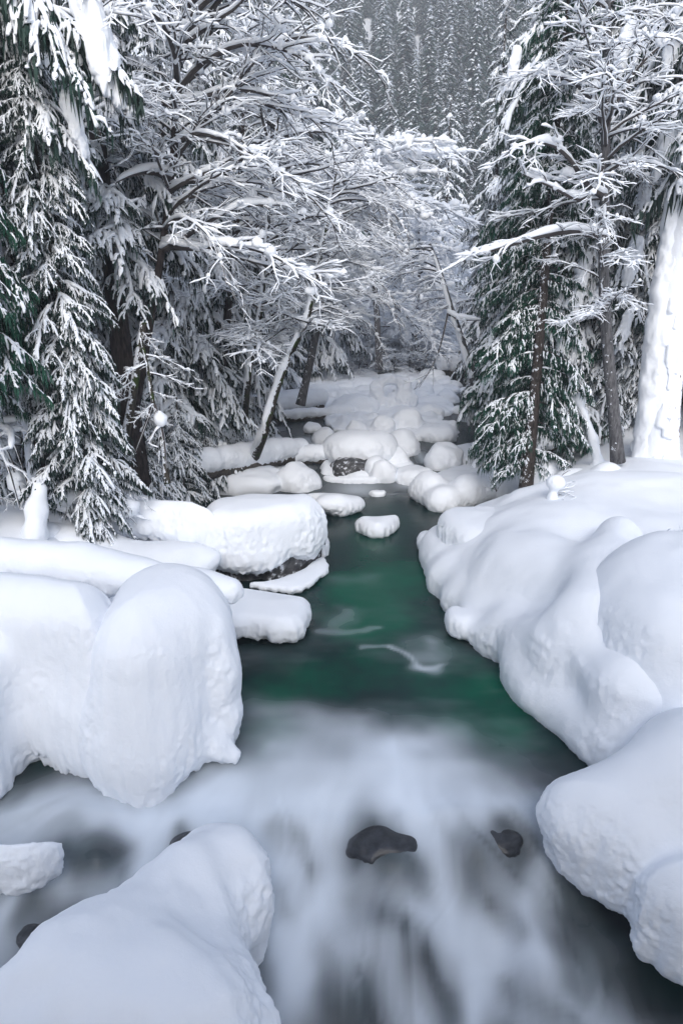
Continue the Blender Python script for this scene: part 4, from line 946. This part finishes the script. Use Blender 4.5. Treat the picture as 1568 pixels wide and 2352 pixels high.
# --- boughs buried under one big hanging lobe of snow
def mass_mesh(seed, L=1.0, w=.22):
    rg = np.random.default_rng(seed); pr = []
    n = 6; p = np.zeros(3)
    for i in range(n):
        f = i / (n - 1); q = np.array([L * .55 * f ** .8, rg.normal(0, .03), -L * (.12 * f + .75 * f ** 1.5)])
        ww = w * (.45 + .8 * math.sin(math.pi * (.15 + .72 * f)))
        pr.append(ell(q, (ww * .8, ww, ww * .95), .16))
        for s in (-1, 1):                  # side fingers
            if rg.random() < .8:
                e = q + (rg.uniform(.0, .1), s * ww * rg.uniform(.7, 1.2), -ww * rg.uniform(.5, 1.1)); pr.append(cap(q, e, ww * .5, ww * rg.uniform(.10, .2), .09))
    tip = q + (.08 * L, 0, -.18 * L); pr.append(cap(q, tip, w * .42, w * .10, .1))
    for _ in range(9):                     # loose lumps and lobes on the flanks
        f = rg.uniform(.1, 1); a = rg.uniform(-1.2, 1.2); q = np.array([L * .55 * f ** .8, w * 1.0 * math.sin(a), -L * (.12 * f + .75 * f ** 1.5) - w * .3 * (1 - math.cos(a))])
        r_ = w * rg.uniform(.25, .5); pr.append(cap(q, q + (.04, rg.normal(0, .04), -w * rg.uniform(.4, 1.3)), r_, r_ * .5, .10))
    return sdf_mesh('snow_load', pr, .028, SNOW_TREE, lump=.08, lumps=.17, rough=.06, rscale=.08)
MASS = [mass_mesh(900 + i, 1.0 + .15 * (i % 3), .20 + .03 * (i % 2)) for i in range(6)]
def masses(root, spots, seed=0):
    """spots: (u, v, y, heading in degrees, size)"""
    rg = np.random.default_rng(seed); o = np.array(root.location)
    for u, v, y, hd, s in spots:
        p = Yp(u, v, y) - o; d = math.hypot(p[0], p[1]); hd = math.atan2(p[1], p[0]); s *= .60; k = (d + .45 * s) / 1.62
        nm, sm = BG['finesnow'][rg.integers(6)]; b = link('bough', nm, root, (0, 0, p[2] + .30 * d), hd, k); link('snow_load', sm, b)
        link('snow_load', MASS[rg.integers(6)], root, p - np.array([math.cos(hd), math.sin(hd), -.15]) * .25 * s, hd, (s * .72, s * .66, s * rg.uniform(.95, 1.35)))

# ------------------------------------------------------------------ the trees along the creek
# left side
tm70 = conifer(-95, 9.8, 13, 'dark green drooping conifer rising along the left edge of the picture', 'finegreen', (.22, 1), 1.7, nb=290, r0=.22, face=-.1, pw=.5)
t95 = conifer(95, 11.5, 13, 'snow-hung conifer with a thin grey trunk near the left edge', 'finesnow', (.17, 1), 1.5, BARK_SNOW, nb=220, r0=.15, face=-.3, pw=.5, avoid=.6)
t215 = conifer(215, 11.0, 8.5, 'slender snow-covered young conifer just left of the thick dark trunk', 'finesnow', (.07, 1), 1.1, nb=170, r0=.08, face=-1.2, lean=(-.03, -.02), pw=.6)
conifer(312, 13.6, 17, 'tall conifer with a thick dark trunk behind the arching bare tree', 'snowy', (.34, 1), 2.0, BARK_DARK, nb=60, r0=.27, lean=(-.015, 0))
conifer(20, 15, 16, 'snowy conifer filling the gap behind the left edge trees', 'snowy', (.05, 1), 2.6, nb=120, r0=.2)
conifer(420, 18, 15, 'snowy conifer behind the thick dark trunk, left bank', 'snowy', (.04, 1), 2.4, nb=110, r0=.2)
conifer(230, 19, 18, 'tall snowy conifer deep in the left woods', 'snowy', (.05, 1), 2.6, nb=110, r0=.2)
conifer(525, 22, 17, 'conifer behind the leaning alders with snow-filled boughs', 'snowy', (.10, 1), 2.1, nb=120, r0=.2)
conifer(625, 27, 17, 'snowy conifer standing at the far left bank behind the log', 'loaded', (.08, 1), 2.0, nb=110, r0=.2)
conifer(720, 34, 17, 'far snowy conifer at the left side of the creek bend', 'snowy', (.03, 1), 2.6, nb=90, r0=.2)
conifer(600, 35, 22, 'tall dark conifer rising behind the bare trees on the left', 'mixed', (.03, 1), 3.2, nb=100, r0=.22)
conifer(300, 27, 22, 'tall conifer at the back of the left woods', 'mixed', (.03, 1), 3.0, nb=90, r0=.22)
conifer(80, 22, 20, 'dark conifer at the back of the woods near the left edge', 'mixed', (.03, 1), 3.0, nb=90, r0=.22)
masses(t95, [(205, -30, 10.4, -40, 1.5), (245, 60, 10.5, -30, 1.2), (165, 230, 10.7, -70, .9)], 1)
# young growth filling the edge of the woods
for u, y, h, r_, lab in [(335, 14.0, 2.3, .95, 'young snow-smothered conifer at the foot of the thick dark trunk'), (415, 15.4, 2.6, 1.0, 'young snowy conifer above the long fallen log'), (470, 17.0, 2.4, .9, 'small bushy snow-covered conifer behind the mossy log'),
                         (20, 12.2, 2.3, 1.0, 'young snowy conifer crouching at the left edge behind the stump'), (250, 12.6, 1.7, .8, 'small snow-covered conifer just right of the slender young one'), (545, 19.0, 2.4, .9, 'young snowy conifer between the two dark alder stems')]:
    conifer(u, y, h, lab, 'finesnow', (.04, 1), r_, nb=60, r0=.04, group='young conifers along the left bank')
# right side
conifer(1212, 14.7, 10.5, 'bright green conifer with a snow-flecked trunk at the edge of the right bank', 'finegreen', (.09, 1), 1.25, BARK, nb=240, r0=.15, face=2.9, pw=.4, avoid=.62, gap=1.0)
t1250 = conifer(1250, 18.5, 19, 'tall green conifer whose long upper bough droops over the creek', 'green', (.08, 1), 2.3, BARK_DARK, nb=190, r0=.24, face=3.2, pw=.6)
t1335 = conifer(1335, 18, 16, 'snowy conifer standing behind the grey alder', 'snowy', (.06, 1), 1.7, nb=150, r0=.17, pw=.6)
t1480 = conifer(1480, 17.5, 15, 'snow-loaded conifer right of the grey alder', 'loaded', (.06, 1), 1.6, nb=170, r0=.17, face=3.6, pw=.6)
t1700 = conifer(1700, 16.5, 16, 'snow-draped conifer at the right edge above the leaning trunk', 'loaded', (.14, 1), 2.0, nb=190, r0=.22, face=3.0, pw=.6)
conifer(1560, 20, 18, 'tall snowy conifer at the back of the right woods', 'snowy', (.05, 1), 2.6, nb=100, r0=.2)
conifer(1400, 24, 20, 'tall snowy conifer deep behind the grey alder', 'snowy', (.05, 1), 2.8, nb=100, r0=.2)
conifer(1180, 24, 15, 'snowy conifer upstream of the bright green one', 'snowy', (.03, 1), 2.0, nb=110, r0=.18)
conifer(1110, 33, 17, 'narrow white conifer on the right bank near the far bend', 'loaded', (.03, 1), 1.7, nb=110, r0=.17)
conifer(1180, 32, 20, 'tall dark conifer behind the right bank trees', 'mixed', (.03, 1), 2.8, nb=90, r0=.2)
conifer(1010, 46, 15, 'snow-dusted conifer at the foot of the hillside, right of the bend', 'snowy', (.03, 1), 2.4, nb=90, r0=.18)
conifer(790, 47, 16, 'snow-dusted conifer at the foot of the hillside, left of the bend', 'snowy', (.03, 1), 2.6, nb=90, r0=.18)
conifer(900, 52, 14, 'snow-dusted conifer at the foot of the hillside above the creek bend', 'snowy', (.03, 1), 2.4, nb=80, r0=.18)

masses(t1480, [(1440, 60, 16.2, -110, 1.3), (1500, 330, 16.2, -100, 1.5), (1455, 560, 16.3, -110, 1.3), (1440, 720, 16.3, -100, 1.1)], 4)
masses(t1700, [(1545, 250, 15, -130, 1.4), (1550, 60, 15, -120, 1.2)], 5)
masses(t1335, [(1310, 480, 17, -90, 1.2), (1340, 600, 17, -90, 1.5), (1300, 700, 17, -100, 1.1), (1345, 100, 17, -80, 1.3), (1330, 780, 17, -90, 1.4)], 6)
masses(t1250, [(1180, 120, 17, -110, .9), (1220, 340, 17, -100, 1.0)], 7)

# unseen conifers added behind the viewpoint to shade the near creek; forest continues there
for x, y, h in [(-7.2, -2.5, 14), (-4.4, -6.2, 16), (-1.2, -7.5, 15), (2.3, -6.5, 17), (5.4, -5.2, 15), (7.2, -1.0, 16),  (-1.0, -4.6, 14), (4.0, -3.4, 13), (-4.0, -3.0, 13), (1.2, -3.6, 14), (-2.2, -3.6, 14)]:
    d_ = y * CP + 3.6 * SP; root = empty('conifer_tree', (x, y, gz(x, y) - .1)); tag(root, 'unseen snowy conifer added behind the viewpoint to shade the near creek', 'conifer', 'unseen shading conifers behind the viewpoint')
    rg = np.random.default_rng(int(x * 50 + y * 9 + 3000)); link('trunk', trunk_mesh('trunk', [(0, 0, 0), (0, 0, h * .5), (0, 0, h)], .2, .02, BARK), root)
    for i in range(70):
        q = (i + .5) / 70; nm, sm = BG['snowy'][rg.integers(6)]; s = 2.2 * ((1 - q) ** .7 * .9 + .1) * rg.uniform(.8, 1.2) / 1.8
        bo = link('bough', nm, root, (0, 0, h * (.12 + .88 * q)), i * 2.399, s); link('snow_load', sm, bo)

# arching bare trees of the left bank
y0 = 13.2
t = deciduous([Yp(285, 1090, y0), Yp(335, 800, y0), Yp(372, 580, y0), Yp(398, 380, y0), Yp(402, 240, y0), Yp(412, 120, y0), Yp(440, -60, y0)], .10, .03,
    'grey bare tree whose snow-lined limbs spread across the upper left of the creek',
    [(.50, .98, 26, ('flat', 'flat', 'arch', 'up'), -20, 60, 1.8, 3.2), (.45, 1.0, 14, ('flat', 'up'), 180, 60, 1.0, 2.0), (.5, 1.0, 10, ('up', 'steep'), 0, 180, 1.0, 2.0)], BARK_DARK)
hero_limb(t, [Yp(392, 410, y0), Yp(350, 392, y0 - .2), Yp(305, 400, y0 - .4), Yp(268, 418, y0 - .5)], .07, 1.5, .5)
hero_limb(t, [Yp(375, 575, y0), Yp(430, 540, y0 - .2), Yp(490, 500, y0 - .3), Yp(560, 470, y0 - .4), Yp(640, 470, y0 - .5)], .065, 1.5, .9, seed=2)
hero_limb(t, [Yp(380, 560, y0), Yp(450, 575, y0 - .4), Yp(540, 560, y0 - .6), Yp(640, 590, y0 - .7), Yp(720, 650, y0 - .8)], .06, 1.5, .9, seed=3)
hero_limb(t, [Yp(398, 340, y0), Yp(440, 300, y0 - .3), Yp(520, 320, y0 - .5), Yp(620, 380, y0 - .8), Yp(690, 420, y0 - 1)], .05, 1.3, .9, seed=4)
hero_limb(t, [Yp(402, 220, y0), Yp(450, 150, y0 - .2), Yp(560, 90, y0 - .4), Yp(680, 120, y0 - .7), Yp(760, 190, y0 - 1)], .05, 1.2, .9, seed=5)
y1 = 16.8
t = deciduous([W(560, 995, .6), Yp(566, 900, y1), Yp(580, 800, y1), Yp(602, 700, y1), Yp(612, 560, y1), Yp(622, 430, y1), Yp(640, 250, y1)], .12, .03,
    'dark slim bare tree standing upright behind the leaning alder on the left bank',
    [(.52, .98, 24, ('flat', 'up', 'arch'), -30, 80, 1.3, 2.6), (.5, 1, 12, ('flat', 'up'), 170, 60, 1.2, 2.2)], BARK_MOSS, cling=.8)
y2 = 16.2
t = deciduous([W(578, 1062, .55), Yp(606, 1000, y2 - .1), Yp(632, 900, y2), Yp(665, 810, y2), Yp(700, 750, y2 + .1), Yp(715, 690, y2 + .2), Yp(740, 560, y2 + .5), Yp(770, 400, y2 + .8)], .14, .03,
    'alder leaning to the right out over the creek, snow along its upper side',
    [(.60, .98, 22, ('flat', 'up', 'arch'), -10, 80, 1.0, 1.9), (.6, 1, 8, ('flat', 'up'), 180, 50, 1.0, 1.8)], BARK_MOSS, cling=1.0)
y3 = 21
deciduous([Yp(690, 930, y3), Yp(720, 800, y3), Yp(750, 640, y3), Yp(800, 480, y3), Yp(840, 330, y3)], .13, .03, 'bare snow-white tree arching over the creek left of the far bend',
    [(.3, .98, 30, ('frost', 'frost', 'arch'), 10, 100, 1.2, 2.5), (.3, 1, 12, ('frost',), 180, 70, 1.2, 2.4)], BARK_ALDER)
deciduous([Yp(500, 960, 19), Yp(520, 750, 19), Yp(545, 500, 19), Yp(560, 250, 19), Yp(575, 60, 19)], .13, .03, 'tall bare tree crusted with snow behind the leaning alders',
    [(.38, .98, 34, ('flat', 'droop', 'arch', 'up'), -30, 110, 1.6, 3.4)], BARK_DARK)
t = deciduous([Yp(268, 1090, 12.4), Yp(300, 950, 12.5), Yp(318, 820, 12.6), Yp(330, 740, 12.7)], .09, .06, 'mossy leaning trunk dotted with snow at the foot of the dark conifer', [(.4, .95, 5, ('droop',), -60, 100, .6, 1.1)], BARK_MOSS)
# bent sapling with forked snow load
t = deciduous([Yp(385, 1110, 11.6), Yp(372, 1000, 11.6), Yp(352, 930, 11.6), Yp(338, 830, 11.6), Yp(322, 770, 11.6)], .05, .02, 'bent sapling whose forks carry thick snow in a wishbone shape above the fallen log', [(.5, .95, 5, ('droop',), -40, 120, .5, .9)], BARK_MOSS, sf=2.5)
hero_limb(t, [Yp(352, 930, 11.6), Yp(330, 990, 11.5), Yp(303, 1060, 11.4)], .035, 2.6, .2, 10, 3); hero_limb(t, [Yp(354, 930, 11.6), Yp(375, 990, 11.5), Yp(384, 1075, 11.4)], .035, 2.6, .2, 10, 4)
# centre: arching white crown and creek-side brush
deciduous([Yp(870, 850, 31), Yp(865, 700, 31), Yp(850, 560, 31), Yp(860, 430, 31), Yp(880, 330, 31)], .16, .04, 'white-crowned bare tree with domed snow lumps at the far bend',
    [(.3, 1, 36, ('frost',), 0, 180, 2.0, 4.2)], BARK_ALDER, sf=1.5)
deciduous([Yp(960, 850, 37), Yp(955, 760, 37), Yp(960, 640, 37), Yp(975, 520, 37)], .14, .04, 'pale snow-frosted bare tree right of the far bend',
    [(.1, 1, 36, ('frost',), 0, 180, 2.6, 5.0)], BARK_ALDER)
for i, (u, y, h) in enumerate([(800, 39, 3.4), (840, 36.5, 2.8), (880, 38, 3.2), (915, 37, 2.6), (950, 39.5, 3.4), (985, 38, 2.8), (760, 40, 3.6), (1020, 42, 3.4), (900, 43, 4.2), (850, 44, 4.6), (960, 45, 4.4), (780, 37, 2.4), (820, 35, 2.0), (860, 35.5, 2.2), (900, 35, 1.8), (935, 36, 2.2), (970, 36, 2.0), (1000, 40, 3.4), (925, 41, 3.6), (870, 41, 3.6), (820, 42, 4.2), (740, 37, 3.0), (990, 44, 5.0), (930, 46, 5.2), (880, 46, 5.2)]):
    x = (u - 784) / FPX * (y * CP + 3.6 * SP); z = gz(x, y)
    deciduous([(x, y, z - .1), (x + .1, y, z + h * .5), (x + .15, y, z + h)], .03, .01, 'twiggy snow-frosted shrub in the thicket at the far bend of the creek', [(.02, .95, 18, ('frost', 'frost', 'steep'), 0, 180, h * .5, h * .85)], TWIG, 'frosted shrubs at the far bend', 'shrub', 'snowy_shrub', trunk_snow=False)
# leaning dead tree at the right of the channel
t = deciduous([Yp(1092, 885, 24), Yp(1062, 790, 24), Yp(1032, 700, 24), Yp(1010, 620, 24), Yp(985, 560, 24)], .15, .06, 'broken grey tree leaning left over the far channel, snow along its back', [(.5, 1, 14, ('droop', 'flat', 'arch'), 180, 100, 1.2, 2.6)], BARK_ALDER, cling=.85)
hero_limb(t, [Yp(1032, 700, 24), Yp(1018, 770, 23.8), Yp(1000, 830, 23.6), Yp(962, 890, 23.4)], .04, 1.2, .3, 12, 5); hero_limb(t, [Yp(1028, 720, 24), Yp(1055, 735, 23.8), Yp(1105, 735, 23.6)], .06, 2.2, .1, 10, 6)
# grey alder on the right bank
y4 = 13.9
t = deciduous([Yp(1418, 1062, y4), Yp(1404, 900, y4), Yp(1390, 760, y4), Yp(1384, 620, y4), Yp(1388, 480, y4), Yp(1390, 300, y4), Yp(1396, 120, y4), Yp(1390, -80, y4)], .125, .06,
    'grey alder with a snowy outstretched limb on the right bank', [(.30, .5, 8, ('flat', 'up'), 180, 110, .8, 1.5), (.55, 1, 20, ('flat', 'droop', 'up'), 200, 90, 1.2, 2.4), (.6, 1, 10, ('up', 'flat'), 0, 80, 1.2, 2.4)], BARK_ALDER, trunk_snow=False)
hero_limb(t, [Yp(1384, 545, y4), Yp(1320, 528, y4 - .1), Yp(1250, 538, y4 - .2), Yp(1180, 560, y4 - .3), Yp(1110, 580, y4 - .4), Yp(1030, 612, y4 - .5)], .075, 1.35, .55, seed=11)
hero_limb(t, [Yp(1384, 450, y4), Yp(1350, 430, y4 - .2), Yp(1300, 350, y4 - .5), Yp(1240, 320, y4 - .7), Yp(1170, 345, y4 - .9)], .06, 1.5, .9, seed=12)
hero_limb(t, [Yp(1386, 285, y4), Yp(1350, 220, y4 - .2), Yp(1310, 180, y4 - .3), Yp(1240, 170, y4 - .5)], .055, 1.6, .9, seed=13)
hero_limb(t, [Yp(1388, 300, y4), Yp(1420, 220, y4 - .3), Yp(1480, 130, y4 - .5), Yp(1570, 70, y4 - .8)], .045, 1.2, .9, seed=14)
hero_limb(t, [Yp(1386, 400, y4), Yp(1440, 365, y4 - .3), Yp(1520, 380, y4 - .6), Yp(1600, 420, y4 - .9)], .04, 1.2, .9, seed=15)
hero_limb(t, [Yp(1386, 385, y4), Yp(1340, 470, y4 - .2), Yp(1270, 430, y4 - .4), Yp(1200, 400, y4 - .6)], .05, 1.7, .6, seed=16)
# great cedar at the right edge
c0 = W(1508, 1075, 1.2); pc = [c0 - (0, 0, .4), Yp(1517, 900, c0[1]), Yp(1540, 700, c0[1]), Yp(1585, 400, c0[1]), Yp(1660, 100, c0[1]), Yp(1720, -300, c0[1])]
gc = empty('cedar_tree', pc[0]); tag(gc, 'great red-barked cedar trunk plastered with snow at the right edge', 'tree')
link('trunk', trunk_mesh('trunk', pc, .44, .2, BARK_RED, 40, 26, .5, .05, pc[0]), gc)
sb = []
rg = np.random.default_rng(77); Pc = smooth_line(pc, 60)
for i in range(70):                         # snow blown into the furrows of the bark
    k = rg.integers(1, 34); f = k / 59; a = rg.uniform(math.pi * .78, math.pi * 1.62); rr = (.44 * (1 - f) + .2 * f) * (1 + .5 * math.exp(-f * 18))
    q = Pc[k] + np.array([math.cos(a) * rr, math.sin(a) * rr, rg.uniform(-.1, .1)]); sb.append(cap(q, q + (0, 0, rg.uniform(.1, .35)), rg.uniform(.03, .07), rg.uniform(.03, .05), .06))
sb += [cap(Pc[k] + (-.25, -.05, 0), Pc[k + 1] + (-.25, -.05, 0), .245 - .003 * k, .27 - .003 * (k + 1), .10) for k in range(0, 46)] + [ell(Pc[1] + (-.1, -.2, -.1), (.75, .6, .45), .25)]
link('snow_cover', rel(gc, sdf_mesh('snow_cover', sb, .035, SNOW, rough=.03, rscale=.10, lump=.075, lumps=.4)), gc)
for i in range(26):
    nm, sm = BG['loaded'][i % 11]; f = rg.uniform(.62, 1); k = int(f * 59); s = rg.uniform(.7, 1.2)
    b = link('bough', nm, gc, Pc[k] - pc[0], rg.uniform(2, 5), (s, s, s)); link('snow_load', sm, b)
# snag
s0 = W(1385, 1085, 1.2); sg = empty('broken_snag', s0); tag(sg, 'leaning broken snag capped with snow at the foot of the grey alder', 'snag')
sp = [s0 - (0, 0, .2), Yp(1362, 1010, s0[1]), Yp(1340, 950, s0[1] + .1), Yp(1328, 925, s0[1] + .1)]
link('trunk', trunk_mesh('trunk', sp, .10, .05, BARK_MOSS, 12, 8, .5, .1, s0), sg)
link('snow_cover', rel(sg, sdf_mesh('snow_cover', [cap(sp[i] + (-.03, -.06, .03), sp[i + 1] + (-.03, -.06, .03), .12 - .02 * i, .10 - .02 * i, .08) for i in range(3)] + [ell(sp[3] + (0, 0, .08), (.15, .15, .15), .08), ell(s0 + (0, 0, -.05), (.4, .35, .3), .2)], .025, SNOW, rough=.02)), sg)
# arching snow-laden shrubs, lower left
for i, (u, v, y, h, lab) in enumerate([(60, 1110, 12.0, 1.6, 'arching shrub bowed under snow behind the snowy stump'), (-30, 1120, 10.6, 1.7, 'snow-laden shrub at the left edge beside the stump'), (150, 1100, 12.2, 1.5, 'low shrub with looping snow-covered stems right of the stump'), (230, 1105, 11.4, 1.2, 'small snowy shrub below the young bent conifer')]):
    b = Yp(u, v, y); b[2] = min(b[2], gz(b[0], y) + .2)
    s = deciduous([b, b + (.05, -.05, h * .5), b + (.2, -.1, h * .8)], .04, .015, lab, [(.1, .95, 3, ('arch', 'droop'), -60, 140, .5, .9)], BARK_MOSS, 'snow-bowed shrubs on the left bank', 'shrub', 'snowy_shrub', sf=1.6)
    rg = np.random.default_rng(50 + i)
    for k in range(7):
        a = R(-80 + rg.uniform(-75, 75)); l = rg.uniform(.5, 1.0) * h * .6; z0 = rg.uniform(.3, .8) * h; dv = np.array([math.cos(a), math.sin(a), 0])
        hero_limb(s, [b + (0, 0, z0 * .7), b + dv * l * .35 + (0, 0, z0 + .2 * h), b + dv * l * .8 + (0, 0, z0 + .05), b + dv * l + (0, 0, max(.1, z0 - .55 * h))], .03, 2.6, .35, 12, 60 + i * 10 + k)
# little snow-capped stump sapling on the right bank
b = W(1262, 1195, 1.05); ts = empty('snowy_sapling', b); tag(ts, 'tiny sapling with a knob of snow standing alone on the right bank', 'sapling')
link('stem', trunk_mesh('stem', [b - (0, 0, .1), b + (0, 0, .35), b + (.06, 0, .75)], .03, .012, TWIG, 8, 6, .2, .1, b), ts)
link('snow_cover', rel(ts, sdf_mesh('snow_cover', [ell(b + (.02, 0, .1), (.14, .13, .22), .1), ell(b + (.0, 0, .40), (.10, .1, .17), .08), ell(b + (.04, 0, .70), (.17, .14, .14), .08)], .02, SNOW, rough=.03)), ts)
wt = TB(); ws = TB(); rg = np.random.default_rng(9)
for i in range(7): limb_geo(wt, ws, rg, grow(rg, (.03, 0, .3 + .06 * i), (rg.uniform(.2, 1), rg.uniform(-.8, .3), .4), .32, 5, .15), .006, 1, .6)
link('twigs', wt.mesh('twigs', [TWIG]), ts); link('twig_snow', ws.mesh('twig_snow', [SNOW_TREE]), ts)

# bare sprigs poking out of the snow
for i, (u, v, z, s_, lab) in enumerate([(1140, 1118, .75, .45, 'bare sprig poking through the snow left of the tiny sapling'), (1552, 1246, 1.75, .3, 'thin bare sprig on the snow at the right edge'), (945, 905, .9, .7, 'few bare twigs rising behind the upturned root disc')]):
    p = W(u, v, z); 
    if i < 2: p[2] = z - .12
    rg = np.random.default_rng(70 + i); wt, ws = TB(), TB()
    for k in range(4): limb_geo(wt, ws, rg, grow(rg, (0, 0, 0), (rg.uniform(-.8, .8), rg.uniform(-.5, .5), 1), s_ * rg.uniform(.8, 1.2), 5, .12), .006, 1, .25, .7)
    sp_ = empty('bare_sprig', p); tag(sp_, lab, 'twig'); link('twigs', wt.mesh('twigs', [TWIG]), sp_); link('twig_snow', ws.mesh('twig_snow', [SNOW_TREE]), sp_)

# haze between here and the hillside
hz = bpy.data.materials.new('haze'); hz.use_nodes = True; hn = hz.node_tree; hn.nodes.clear()
ho = hn.nodes.new('ShaderNodeOutputMaterial'); hv = hn.nodes.new('ShaderNodeVolumePrincipled')
hv.inputs['Density'].default_value = .0014; hv.inputs['Color'].default_value = (.93, .95, 1, 1); hn.links.new(hv.outputs[0], ho.inputs['Volume'])
HX0, HX1, HY0, HY1, HZ0, HZ1 = -172, 192, -9, 374, -4, 232
hvx = [(x, y, z) for x in (HX0, HX1) for y in (HY0, HY1) for z in (HZ0, HZ1)]
hf = [(0, 1, 3, 2), (4, 6, 7, 5), (0, 4, 5, 1), (2, 3, 7, 6), (0, 2, 6, 4), (1, 5, 7, 3)]
if HAZE: tag(link('haze', np_mesh('haze', hvx, np.array(hf), hz, False)), kind='stuff')
